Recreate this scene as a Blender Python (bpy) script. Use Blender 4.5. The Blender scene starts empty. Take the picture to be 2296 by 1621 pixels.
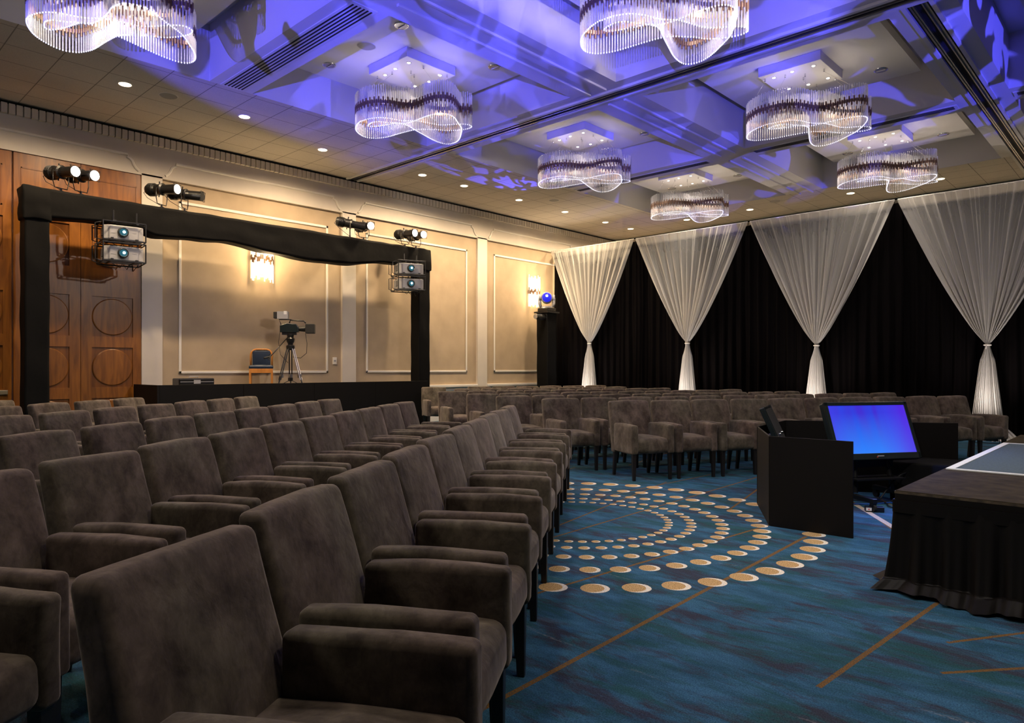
import bpy, bmesh, math, random
from mathutils import Vector, Matrix, noise
random.seed(7)
C = bpy.context.scene.collection
PI = math.pi
# ------------------------------------------------------------------ camera, view, world
FW, FH, FPX = 2296.0, 1621.0, 1565.0
YAW = math.atan((2625-1148)/FPX)
cam_d = bpy.data.cameras.new('camera'); cam = bpy.data.objects.new('camera', cam_d); C.objects.link(cam)
cam_d.sensor_fit = 'HORIZONTAL'; cam_d.sensor_width = 36.0; cam_d.lens = 36.0*FPX/FW
cam_d.shift_y = (826-FH/2)/FW
cam_d.clip_start = 0.05; cam_d.clip_end = 200
cam.location = (0, 0, 1.35); cam.rotation_euler = (PI/2, 0, YAW)
S = bpy.context.scene; S.camera = cam
S.view_settings.view_transform = 'Standard'; S.view_settings.look = 'None'
S.view_settings.gamma = 1; S.view_settings.use_curve_mapping = False
S.view_settings.exposure = 0.15
w = bpy.data.worlds.new('world'); S.world = w; w.use_nodes = True
w.node_tree.nodes['Background'].inputs[0].default_value = (.02, .02, .03, 1)
w.node_tree.nodes['Background'].inputs[1].default_value = 1
cy = S.cycles
cy.max_bounces = 5; cy.diffuse_bounces = 3; cy.glossy_bounces = 2; cy.transmission_bounces = 3
cy.transparent_max_bounces = 20; cy.caustics_reflective = False; cy.caustics_refractive = False
cy.sample_clamp_indirect = 4.0; cy.sample_clamp_direct = 30.0
WARM = (1.0, .74, .45); WARMW = (1.0, .86, .68); BLUE = (.085, .08, 1.0); COOL = (.80, .88, 1.0)

def aim(o, tgt):
    o.rotation_euler = (Vector(tgt)-o.location).to_track_quat('-Z', 'Y').to_euler()
def lamp(name, kind, loc, power, col, tgt=None, size=.1, ang=60, blend=.5, shape=None, parent=None):
    d = bpy.data.lights.new(name, kind); d.energy = power; d.color = col
    if kind == 'SPOT': d.spot_size = math.radians(ang); d.spot_blend = blend; d.shadow_soft_size = size
    elif kind == 'POINT': d.shadow_soft_size = size
    elif kind == 'AREA':
        d.size = size
        if shape: d.shape = 'RECTANGLE'; d.size, d.size_y = shape
    o = bpy.data.objects.new(name, d); C.objects.link(o); o.location = loc
    if tgt is not None: aim(o, tgt)
    if parent is not None:
        o.parent = parent; o.matrix_parent_inverse = parent.matrix_basis.inverted()
    return o
def gobo(l, scale=3.0, lo=.46, hi=.5, seed=0.0, floor_=.0):
    """breakup gobo inside a moving light: noise blocks part of the beam"""
    d = l.data; d.use_nodes = True; nt = d.node_tree; em = nt.nodes['Emission']
    tc = nt.nodes.new('ShaderNodeTexCoord'); mp = nt.nodes.new('ShaderNodeMapping')
    nz = nt.nodes.new('ShaderNodeTexNoise'); nz.inputs['Scale'].default_value = scale
    nz.inputs['Detail'].default_value = .6; nz.inputs['Distortion'].default_value = 1.6
    mp.inputs['Location'].default_value = (seed, seed*1.7, 0)
    nt.links.new(tc.outputs['Normal'], mp.inputs[0]); nt.links.new(mp.outputs[0], nz.inputs['Vector'])
    mr = nt.nodes.new('ShaderNodeMapRange')
    mr.inputs['From Min'].default_value = lo; mr.inputs['From Max'].default_value = hi
    mr.inputs['To Min'].default_value = floor_
    nt.links.new(nz.outputs[0], mr.inputs[0]); nt.links.new(mr.outputs[0], em.inputs['Strength'])

# room lights that have no visible fixture body in the photograph (stage wash and moving heads behind the camera side)
STAGE_WASH = lamp('stage_wash', 'SPOT', (-1.5, 1.0, 5.2), 430, (1, .93, .84), (-2.9, 7.5, 0), .25, 62, .9)
WALL_WASH = lamp('wall_wash', 'SPOT', (-1.5, 7.0, 5.3), 700, (1, .86, .74), (-13.6, 7.6, 2.6), .12, 60, .8)
def mover(loc, tgt, p, ang, sc, lo, seed, fl=.04, blend=.2, col=BLUE):
    l = lamp('blue_mover', 'SPOT', loc, p, col, tgt, .02, ang, blend); gobo(l, sc, lo, lo+.012, seed, fl); return l
mover((1.5, -2.5, 1.2), (-4.4, 6.6, 6.2), 9500, 25, 7.0, .37, 1.3, .25)
mover((-3.0, -3.6, 1.0), (-7.9, 3.8, 6.2), 8500, 28, 8.0, .44, 7.7)
mover((5.2, 6.0, 1.2), (-1.9, 11.0, 5.8), 8000, 34, 11.0, .53, 4.1)
mover((-12.85, 15.2, 3.75), (-9.6, 9.4, 5.75), 2600, 30, 12.0, .51, 2.9)
mover((.5, 3.0, 1.0), (-7.8, 6.9, 6.1), 4200, 24, 7.0, .47, 9.2, .03)
mover((3.0, 4.5, 1.0), (-4.2, 10.0, 5.8), 2200, 22, 9.0, .51, 13.0, .02)
mover((-1.0, -2.0, 1.0), (-6.6, 6.6, 5.7), 3000, 20, 9.0, .49, 15.0, .04)

lamp('stage_wash', 'SPOT', (.5, 5.5, 5.2), 190, (.9, .96, 1), (-1.95, 6.7, 0), .2, 30, .9)

# ------------------------------------------------------------------ materials
def new_mat(name):
    m = bpy.data.materials.new(name); m.use_nodes = True
    return m, m.node_tree, m.node_tree.nodes['Principled BSDF']
def mat(name, col, rough=.6, metal=0, emit=None, es=0, spec=.5, var=0, vscale=20, bump=0, bscale=60, sheen=0, stretch=None, coat=0):
    m, nt, b = new_mat(name)
    b.inputs['Base Color'].default_value = (*col, 1); b.inputs['Roughness'].default_value = rough
    b.inputs['Metallic'].default_value = metal; b.inputs['Specular IOR Level'].default_value = spec
    if sheen: b.inputs['Sheen Weight'].default_value = sheen; b.inputs['Sheen Roughness'].default_value = .5
    if coat: b.inputs['Coat Weight'].default_value = coat
    if emit: b.inputs['Emission Color'].default_value = (*emit, 1); b.inputs['Emission Strength'].default_value = es
    if var or bump:
        tc = nt.nodes.new('ShaderNodeTexCoord'); v = tc.outputs['Object']
        if stretch:
            mp = nt.nodes.new('ShaderNodeMapping'); mp.inputs['Scale'].default_value = stretch
            nt.links.new(v, mp.inputs[0]); v = mp.outputs[0]
        if var:
            nz = nt.nodes.new('ShaderNodeTexNoise'); nz.inputs['Scale'].default_value = vscale; nz.inputs['Detail'].default_value = 5
            nt.links.new(v, nz.inputs['Vector'])
            cr = nt.nodes.new('ShaderNodeValToRGB')
            cr.color_ramp.elements[0].position = .3; cr.color_ramp.elements[1].position = .7
            cr.color_ramp.elements[0].color = (*[c*(1-var) for c in col], 1); cr.color_ramp.elements[1].color = (*[min(1, c*(1+var)) for c in col], 1)
            nt.links.new(nz.outputs[0], cr.inputs[0]); nt.links.new(cr.outputs[0], b.inputs['Base Color'])
        if bump:
            nb = nt.nodes.new('ShaderNodeTexNoise'); nb.inputs['Scale'].default_value = bscale; nb.inputs['Detail'].default_value = 4
            nt.links.new(v, nb.inputs['Vector'])
            bp = nt.nodes.new('ShaderNodeBump'); bp.inputs['Strength'].default_value = bump; bp.inputs['Distance'].default_value = .01
            nt.links.new(nb.outputs[0], bp.inputs['Height']); nt.links.new(bp.outputs[0], b.inputs['Normal'])
    return m
def suede():
    m, nt, b = new_mat('grey_brown_suede'); N = nt.nodes; L = nt.links
    tc = N.new('ShaderNodeTexCoord'); oi = N.new('ShaderNodeObjectInfo')
    vm = N.new('ShaderNodeVectorMath'); vm.operation = 'MULTIPLY_ADD'; vm.inputs[1].default_value = (1, 1, .8)
    cx = N.new('ShaderNodeCombineXYZ'); mu = N.new('ShaderNodeMath'); mu.operation = 'MULTIPLY'; mu.inputs[1].default_value = 40
    L.new(oi.outputs['Random'], mu.inputs[0]); L.new(mu.outputs[0], cx.inputs[0]); L.new(mu.outputs[0], cx.inputs[2])
    L.new(tc.outputs['Object'], vm.inputs[0]); L.new(cx.outputs[0], vm.inputs[2])
    n1 = N.new('ShaderNodeTexNoise'); n1.inputs['Scale'].default_value = 6.5; n1.inputs['Detail'].default_value = 6; n1.inputs['Roughness'].default_value = .62; n1.inputs['Distortion'].default_value = .15
    L.new(vm.outputs[0], n1.inputs['Vector'])
    cr = N.new('ShaderNodeValToRGB'); e = cr.color_ramp.elements
    e[0].position = .30; e[0].color = (.036, .027, .021, 1); e[1].position = .68; e[1].color = (.148, .121, .100, 1)
    k = cr.color_ramp.elements.new(.5); k.color = (.094, .076, .062, 1)
    L.new(n1.outputs[0], cr.inputs[0])
    n2 = N.new('ShaderNodeTexNoise'); n2.inputs['Scale'].default_value = 2.0; L.new(vm.outputs[0], n2.inputs['Vector'])
    mx = N.new('ShaderNodeMix'); mx.data_type = 'RGBA'; mx.blend_type = 'MULTIPLY'; mx.inputs[0].default_value = .8
    c2 = N.new('ShaderNodeValToRGB'); c2.color_ramp.elements[0].position = .35; c2.color_ramp.elements[1].position = .65
    c2.color_ramp.elements[0].color = (1.0, .90, .92, 1); c2.color_ramp.elements[1].color = (.93, 1.0, .88, 1)
    n4 = N.new('ShaderNodeTexNoise'); n4.inputs['Scale'].default_value = 17; n4.inputs['Detail'].default_value = 8; n4.inputs['Roughness'].default_value = .7; n4.inputs['Distortion'].default_value = .6
    L.new(vm.outputs[0], n4.inputs['Vector']); c4 = N.new('ShaderNodeValToRGB'); c4.color_ramp.elements[0].position = .36; c4.color_ramp.elements[1].position = .60
    c4.color_ramp.elements[0].color = (.62, .60, .62, 1); c4.color_ramp.elements[1].color = (1.08, 1.08, 1.06, 1); L.new(n4.outputs[0], c4.inputs[0])
    m4 = N.new('ShaderNodeMix'); m4.data_type = 'RGBA'; m4.blend_type = 'MULTIPLY'; m4.inputs[0].default_value = .85
    L.new(cr.outputs[0], m4.inputs[6]); L.new(c4.outputs[0], m4.inputs[7])
    L.new(n2.outputs[0], c2.inputs[0]); L.new(m4.outputs[2], mx.inputs[6]); L.new(c2.outputs[0], mx.inputs[7])
    L.new(mx.outputs[2], b.inputs['Base Color'])
    b.inputs['Roughness'].default_value = .9; b.inputs['Specular IOR Level'].default_value = .15
    b.inputs['Sheen Weight'].default_value = .35; b.inputs['Sheen Roughness'].default_value = .4; b.inputs['Sheen Tint'].default_value = (.9, .8, .72, 1)
    n3 = N.new('ShaderNodeTexNoise'); n3.inputs['Scale'].default_value = 9; n3.inputs['Detail'].default_value = 5; n3.inputs['Distortion'].default_value = .3
    L.new(vm.outputs[0], n3.inputs['Vector'])
    bp = N.new('ShaderNodeBump'); bp.inputs['Strength'].default_value = .35; bp.inputs['Distance'].default_value = .02
    L.new(n3.outputs[0], bp.inputs['Height']); L.new(bp.outputs[0], b.inputs['Normal'])
    return m
def wood(name, a, c, rough=.35):
    m, nt, b = new_mat(name); N = nt.nodes; L = nt.links
    tc = N.new('ShaderNodeTexCoord'); mp = N.new('ShaderNodeMapping'); mp.inputs['Scale'].default_value = (1, 7, .8)
    L.new(tc.outputs['Object'], mp.inputs[0])
    n = N.new('ShaderNodeTexNoise'); n.inputs['Scale'].default_value = 1.6; n.inputs['Detail'].default_value = 7; n.inputs['Distortion'].default_value = 1.0
    L.new(mp.outputs[0], n.inputs['Vector'])
    cr = N.new('ShaderNodeValToRGB'); cr.color_ramp.elements[0].position = .3; cr.color_ramp.elements[1].position = .72
    cr.color_ramp.elements[0].color = (*a, 1); cr.color_ramp.elements[1].color = (*c, 1)
    L.new(n.outputs[0], cr.inputs[0]); L.new(cr.outputs[0], b.inputs['Base Color']); b.inputs['Roughness'].default_value = rough
    return m
def sheer_mat():
    m = bpy.data.materials.new('white_sheer_voile'); m.use_nodes = True; nt = m.node_tree; N = nt.nodes; L = nt.links; N.clear()
    o = N.new('ShaderNodeOutputMaterial'); mx = N.new('ShaderNodeMixShader'); tr = N.new('ShaderNodeBsdfTransparent')
    d = N.new('ShaderNodeBsdfDiffuse'); t = N.new('ShaderNodeBsdfTranslucent'); m2 = N.new('ShaderNodeMixShader')
    d.inputs[0].default_value = (.82, .80, .77, 1); t.inputs[0].default_value = (.80, .78, .75, 1); m2.inputs[0].default_value = .35
    L.new(d.outputs[0], m2.inputs[1]); L.new(t.outputs[0], m2.inputs[2])
    lw = N.new('ShaderNodeLayerWeight'); lw.inputs[0].default_value = .35
    at = N.new('ShaderNodeAttribute'); at.attribute_name = 'gather'
    mr = N.new('ShaderNodeMapRange'); mr.inputs['To Min'].default_value = .24; mr.inputs['To Max'].default_value = .93
    ad = N.new('ShaderNodeMath'); ad.operation = 'MULTIPLY_ADD'; ad.inputs[1].default_value = .9; ad.use_clamp = True
    L.new(lw.outputs['Facing'], ad.inputs[0]); L.new(at.outputs['Fac'], ad.inputs[2])
    L.new(ad.outputs[0], mr.inputs[0]); L.new(mr.outputs[0], mx.inputs[0])
    L.new(tr.outputs[0], mx.inputs[1]); L.new(m2.outputs[0], mx.inputs[2]); L.new(mx.outputs[0], o.inputs[0])
    return m
def glass_mat(name, alpha=.45, tint=(.9, .9, .95), em=0.0, emc=(1, .9, .8)):
    m = bpy.data.materials.new(name); m.use_nodes = True; nt = m.node_tree; N = nt.nodes; L = nt.links; N.clear()
    o = N.new('ShaderNodeOutputMaterial'); mx = N.new('ShaderNodeMixShader'); tr = N.new('ShaderNodeBsdfTransparent')
    tr.inputs[0].default_value = (.97, .97, .98, 1)
    p = N.new('ShaderNodeBsdfGlossy'); p.inputs['Roughness'].default_value = .12; p.inputs[0].default_value = (*tint, 1)
    t = N.new('ShaderNodeBsdfTranslucent'); t.inputs[0].default_value = (*tint, 1)
    d = N.new('ShaderNodeBsdfDiffuse'); d.inputs[0].default_value = (*tint, 1)
    m2 = N.new('ShaderNodeMixShader'); m2.inputs[0].default_value = .5
    m3 = N.new('ShaderNodeMixShader'); m3.inputs[0].default_value = .35
    L.new(t.outputs[0], m2.inputs[1]); L.new(d.outputs[0], m2.inputs[2]); L.new(m2.outputs[0], m3.inputs[1]); L.new(p.outputs[0], m3.inputs[2])
    lw = N.new('ShaderNodeLayerWeight'); lw.inputs[0].default_value = .4
    mr = N.new('ShaderNodeMapRange'); mr.inputs['To Min'].default_value = alpha*.45; mr.inputs['To Max'].default_value = min(1, alpha*1.9)
    L.new(lw.outputs['Facing'], mr.inputs[0]); L.new(mr.outputs[0], mx.inputs[0])
    L.new(tr.outputs[0], mx.inputs[1])
    if em:
        ad = N.new('ShaderNodeAddShader'); e = N.new('ShaderNodeEmission'); e.inputs[0].default_value = (*emc, 1); e.inputs[1].default_value = em
        L.new(m3.outputs[0], ad.inputs[0]); L.new(e.outputs[0], ad.inputs[1]); L.new(ad.outputs[0], mx.inputs[2])
    else: L.new(m3.outputs[0], mx.inputs[2])
    L.new(mx.outputs[0], o.inputs[0])
    return m

class NB:
    """little node-expression builder"""
    def __init__(s, nt): s.nt = nt
    def m(s, op, a, b=None, c=None, clamp=False):
        n = s.nt.nodes.new('ShaderNodeMath'); n.operation = op; n.use_clamp = clamp
        for i, v in enumerate((a, b, c)):
            if v is None: continue
            if isinstance(v, (int, float)): n.inputs[i].default_value = v
            else: s.nt.links.new(v, n.inputs[i])
        return n.outputs[0]
    def mix(s, f, a, b):
        n = s.nt.nodes.new('ShaderNodeMix'); n.data_type = 'RGBA'
        for i, v in ((0, f), (6, a), (7, b)):
            if isinstance(v, (int, float)): n.inputs[i].default_value = v
            elif isinstance(v, tuple): n.inputs[i].default_value = (*v, 1)
            else: s.nt.links.new(v, n.inputs[i])
        return n.outputs[2]
    def noise(s, vec, scale, detail=4, stretch=None, dist=0, rough=.55):
        if stretch:
            mp = s.nt.nodes.new('ShaderNodeMapping'); mp.inputs['Scale'].default_value = stretch; s.nt.links.new(vec, mp.inputs[0]); vec = mp.outputs[0]
        n = s.nt.nodes.new('ShaderNodeTexNoise'); n.inputs['Scale'].default_value = scale; n.inputs['Detail'].default_value = detail
        n.inputs['Distortion'].default_value = dist; n.inputs['Roughness'].default_value = rough
        s.nt.links.new(vec, n.inputs['Vector']); return n.outputs[0]
    def ramp(s, v, lo, hi):
        n = s.nt.nodes.new('ShaderNodeMapRange'); n.inputs['From Min'].default_value = lo; n.inputs['From Max'].default_value = hi
        s.nt.links.new(v, n.inputs[0]); return n.outputs[0]

def carpet_mat():
    m, nt, b = new_mat('blue_patterned_carpet'); q = NB(nt)
    tc = nt.nodes.new('ShaderNodeTexCoord'); P = tc.outputs['Object']
    sp = nt.nodes.new('ShaderNodeSeparateXYZ'); nt.links.new(P, sp.inputs[0]); X, Y = sp.outputs[0], sp.outputs[1]
    st = (.8, 2.4, 1)
    n1 = q.ramp(q.noise(P, 2.6, 8, st, .4, .72), .40, .60)
    n2 = q.ramp(q.noise(P, 2.0, 8, (.7, 1.8, 3), .6, .72), .47, .60)
    n3 = q.ramp(q.noise(P, 2.2, 8, (.7, 2.2, 7), .5, .74), .50, .60)
    n4 = q.ramp(q.noise(P, 1.1, 7, (.45, 4.5, 11), .6, .7), .62, .70)
    fine = q.noise(P, 70, 3, (.6, 1.6, 1)); tuft = q.noise(P, 150, 4, None, 0, .75)
    col = q.mix(n1, (.026, .088, .150), (.048, .148, .265))
    col = q.mix(q.m('MULTIPLY', n2, .75), col, (.020, .080, .080))
    col = q.mix(q.m('MULTIPLY', n3, .80), col, (.045, .038, .060))
    fs = q.m('MULTIPLY', n4, q.ramp(fine, .42, .6)); col = q.mix(q.m('MULTIPLY', fs, .55), col, (.42, .42, .46))
    # brown lines woven in
    def line(x0, y0, x1, y1, wd):
        dx, dy = x1-x0, y1-y0; L = math.hypot(dx, dy); dx /= L; dy /= L
        a = q.m('SUBTRACT', X, x0); c = q.m('SUBTRACT', Y, y0)
        t = q.m('MULTIPLY_ADD', a, dx, q.m('MULTIPLY', c, dy))
        n = q.m('ABSOLUTE', q.m('MULTIPLY_ADD', a, -dy, q.m('MULTIPLY', c, dx)))
        inside = q.m('MULTIPLY', q.m('GREATER_THAN', t, 0), q.m('LESS_THAN', t, L))
        return q.m('MULTIPLY', inside, q.m('LESS_THAN', n, wd))
    acc = None
    for s in ((-1.95, 1.0, -2.13, 5.7, .014), (-2.78, 3.0, -2.50, 6.1, .012), (-3.56, 3.4, -3.74, 8.6, .011), (-3.78, 4.4, -4.36, 7.3, .010), (-4.36, 5.8, -4.26, 8.2, .010),
              (-3.05, 6.2, -3.75, 9.3, .012), (-1.085, 3.04, -.95, 5.0, .013), (-.80, 3.97, -.2, 4.95, .011), (-.74, 3.555, -.1, 4.33, .011),
              (-2.4, 7.6, -1.7, 6.45, .010), (-2.3, 8.05, -1.6, 6.95, .008), (-5.2, 2.0, -5.9, 7.5, .012), (-7.2, 3.0, -8.4, 9.0, .012), (-5.5, 8.2, -6.3, 12.0, .012)):
        l = line(*s); acc = l if acc is None else q.m('MAXIMUM', acc, l)
    col = q.mix(q.m('MULTIPLY', acc, q.ramp(fine, .30, .46)), col, (.19, .105, .035))
    col = q.mix(q.m('MULTIPLY', line(-2.29, 7.4, -1.70, 6.52, .028), .95), col, (.60, .50, .40))
    # rings of tan dots
    dot = None; white = None
    for (cx0, cy0, mir) in ((-3.87, 4.94, 0), (-6.2, 13.5, 0), (-9.9, 6.6, 0)):
        dx = q.m('SUBTRACT', X, cx0); dy = q.m('SUBTRACT', Y, cy0)
        r = q.m('SQRT', q.m('MULTIPLY_ADD', dx, dx, q.m('MULTIPLY', dy, dy)))
        a = q.m('MULTIPLY', q.m('ARCTAN2', dy, dx), 48/(2*PI)); a = q.m('ADD', a, -.52)
        f = q.m('SUBTRACT', a, q.m('ROUND', a))
        for Ri in (.809, .999, 1.257, 1.568, 1.964):
            g = q.m('MULTIPLY', f, 2*PI/48*Ri); h = q.m('SUBTRACT', r, Ri)
            d = q.m('SQRT', q.m('MULTIPLY_ADD', g, g, q.m('MULTIPLY', h, h)))
            d = q.m('ADD', d, q.m('MULTIPLY', fine, .006))
            o = q.m('LESS_THAN', d, .0475*Ri)
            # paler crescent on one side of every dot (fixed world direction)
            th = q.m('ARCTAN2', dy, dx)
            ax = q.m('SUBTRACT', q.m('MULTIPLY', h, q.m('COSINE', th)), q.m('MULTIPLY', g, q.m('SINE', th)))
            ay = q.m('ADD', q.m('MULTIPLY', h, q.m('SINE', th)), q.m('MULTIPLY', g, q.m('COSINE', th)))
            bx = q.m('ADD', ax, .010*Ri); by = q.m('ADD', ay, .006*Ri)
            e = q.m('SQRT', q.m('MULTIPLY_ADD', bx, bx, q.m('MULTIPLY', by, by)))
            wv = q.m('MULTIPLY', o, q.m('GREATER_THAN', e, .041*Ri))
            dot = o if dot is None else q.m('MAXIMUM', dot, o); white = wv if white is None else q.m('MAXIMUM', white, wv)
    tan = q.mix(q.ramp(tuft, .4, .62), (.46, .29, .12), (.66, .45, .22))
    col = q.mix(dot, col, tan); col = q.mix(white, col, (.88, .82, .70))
    spk = q.mix(q.ramp(tuft, .35, .65), (.45, .48, .52), (1.45, 1.42, 1.38))
    mm = nt.nodes.new('ShaderNodeMix'); mm.data_type = 'RGBA'; mm.blend_type = 'MULTIPLY'; mm.inputs[0].default_value = 1
    nt.links.new(col, mm.inputs[6]); nt.links.new(spk, mm.inputs[7]); nt.links.new(mm.outputs[2], b.inputs['Base Color'])
    b.inputs['Roughness'].default_value = .95; b.inputs['Specular IOR Level'].default_value = .1
    bp = nt.nodes.new('ShaderNodeBump'); bp.inputs['Strength'].default_value = .5; bp.inputs['Distance'].default_value = .006
    nt.links.new(tuft, bp.inputs['Height']); nt.links.new(bp.outputs[0], b.inputs['Normal'])
    return m
def tile_mat():
    m, nt, b = new_mat('acoustic_ceiling_tiles'); q = NB(nt)
    tc = nt.nodes.new('ShaderNodeTexCoord'); P = tc.outputs['Object']
    sp = nt.nodes.new('ShaderNodeSeparateXYZ'); nt.links.new(P, sp.inputs[0])
    def g(v, ph):
        t = q.m('DIVIDE', q.m('SUBTRACT', v, ph), .625); f = q.m('ABSOLUTE', q.m('SUBTRACT', t, q.m('ROUND', t)))
        return q.m('LESS_THAN', f, .011)
    l = q.m('MAXIMUM', g(sp.outputs[0], -13.1), g(sp.outputs[1], 2.735))
    base = q.mix(q.ramp(q.noise(P, 90, 3), .4, .6), (.50, .46, .41), (.56, .52, .46))
    nt.links.new(q.mix(l, base, (.20, .18, .16)), b.inputs['Base Color']); b.inputs['Roughness'].default_value = .9
    return m
def screen_mat():
    m, nt, b = new_mat('lit_blue_screen'); q = NB(nt)
    tc = nt.nodes.new('ShaderNodeTexCoord'); P = tc.outputs['Object']
    sp = nt.nodes.new('ShaderNodeSeparateXYZ'); nt.links.new(P, sp.inputs[0])   # local x across, z up
    band = q.ramp(q.noise(P, 3.0, 1, (2.2, .2, .25), .4), .35, .65)
    low = q.ramp(sp.outputs[2], .48, .08)
    edge = q.ramp(q.m('ABSOLUTE', q.m('ADD', sp.outputs[0], .10)), .16, .52)
    c = q.mix(band, (.035, .018, .50), (.010, .045, .60)); c = q.mix(q.m('MULTIPLY', low, .8), c, (.02, .20, .80))
    c = q.mix(q.m('MULTIPLY', edge, .75), c, (.075, .006, .58))
    b.inputs['Base Color'].default_value = (.01, .01, .02, 1); b.inputs['Roughness'].default_value = .3
    nt.links.new(c, b.inputs['Emission Color']); b.inputs['Emission Strength'].default_value = 1.15
    return m

M = dict(
 suede=suede(), leg=mat('dark_wood_leg', (.012, .009, .008), .35),
 carpet=carpet_mat(), tile=tile_mat(),
 plaster=mat('ceiling_plaster', (.62, .60, .58), .75), white=mat('cream_paint', (.66, .60, .53), .55, var=.03, vscale=3),
 trim=mat('white_trim_paint', (.76, .72, .66), .45), fabricwall=mat('beige_wall_fabric', (.45, .35, .24), .8, var=.08, vscale=2.2, bump=.15, bscale=240),
 wood=wood('stained_cherry_wood', (.15, .048, .006), (.32, .115, .014)), woodd=wood('dark_cherry_wood', (.12, .036, .004), (.26, .088, .010)),
 black=mat('black_velour', (.005, .0045, .005), .9, spec=.2, var=.35, vscale=2.5, bump=.25, bscale=14),
 wrap=mat('black_stretch_cloth', (.0018, .0017, .0018), .75, spec=.14, var=.3, vscale=3, bump=.4, bscale=7),
 blackp=mat('black_metal', (.006, .006, .0065), .35), blackm=mat('matte_black_panel', (.0034, .0024, .0020), .6, spec=.2, var=.15, vscale=2),
 rubber=mat('black_rubber', (.01, .01, .01), .7), dark=mat('dark_slot', (.004, .004, .004), .9),
 chrome=mat('polished_chrome', (.7, .7, .7), .15, 1), alu=mat('brushed_aluminium', (.45, .45, .47), .35, 1),
 copper=mat('bronze_sleeve', (.30, .19, .13), .32, .85), bronze=mat('bronze_band', (.50, .34, .24), .35, .6),
 grey=mat('grey_plastic', (.33, .33, .36), .45), pwhite=mat('pale_projector_shell', (.34, .34, .36), .4),
 blue_vinyl=mat('navy_vinyl', (.016, .028, .055), .4), oak=wood('honey_oak', (.42, .16, .03), (.62, .26, .06)),
 lampw=mat('lit_lamp_lens', (1, 1, 1), .4, emit=(1, .93, .86), es=9), lampd=mat('lit_downlight_lens', (1, 1, 1), .4, emit=(1, .80, .52), es=6),
 lampb=mat('lit_blue_lens', (.02, .02, .3), .1, emit=(.01, .02, .8), es=.7), lampbc=mat('lit_blue_core', (.6, .7, 1), .1, emit=(.4, .55, 1), es=20),
 lens=mat('projector_lens', (.01, .03, .06), .05, emit=(.1, .45, .6), es=.25), lensc=mat('projector_lens_core', (.5, .8, 1), .05, emit=(.6, .9, 1), es=9),
 gls=glass_mat('clear_glass_rod', .55, (.93, .92, .95)), glt=mat('rod_tip_painted_glow', (.9, .9, .95), .2, emit=(.86, .86, 1.0), es=.95),  # tip emission paints in the light the glass carries down; no lamp there
 glsw=glass_mat('glowing_glass_rod', .55, (1, .94, .85), 1.9, (1, .80, .50)), sconce_core=mat('lit_sconce_diffuser', (1, .9, .7), .5, emit=(1, .78, .45), es=5),
 sheer=sheer_mat(), velvet=mat('black_velvet', (.0022, .0016, .0018), .95, spec=.05), dk_carpet=mat('stage_carpet', (.055, .085, .10), .95, var=.25, vscale=60, bump=.4, bscale=200),
 stagetop=mat('worn_brown_stage_deck', (.034, .026, .014), .85, spec=.12, var=.45, vscale=12, bump=.1, bscale=80), stageedge=mat('scuffed_deck_edge', (.05, .036, .02), .6, var=.9, vscale=18),
 tape=mat('white_tape', (.75, .78, .78), .6), skirt=mat('black_satin_skirt', (.0024, .0015, .0010), .55, spec=.22, var=.25, vscale=4), screen=screen_mat(),
 bezel=mat('dark_bezel', (.010, .016, .018), .25, coat=.3), label=mat('white_label', (.7, .7, .72), .5), red=mat('red_mark', (.6, .05, .04), .5),
 cable=mat('black_cable', (.01, .01, .012), .5), bcable=mat('blue_cable', (.02, .10, .5), .5), steel=mat('chipped_steel', (.5, .42, .28), .4, .7), mesh=mat('speaker_grille', (.30, .29, .28), .8),
)

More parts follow.
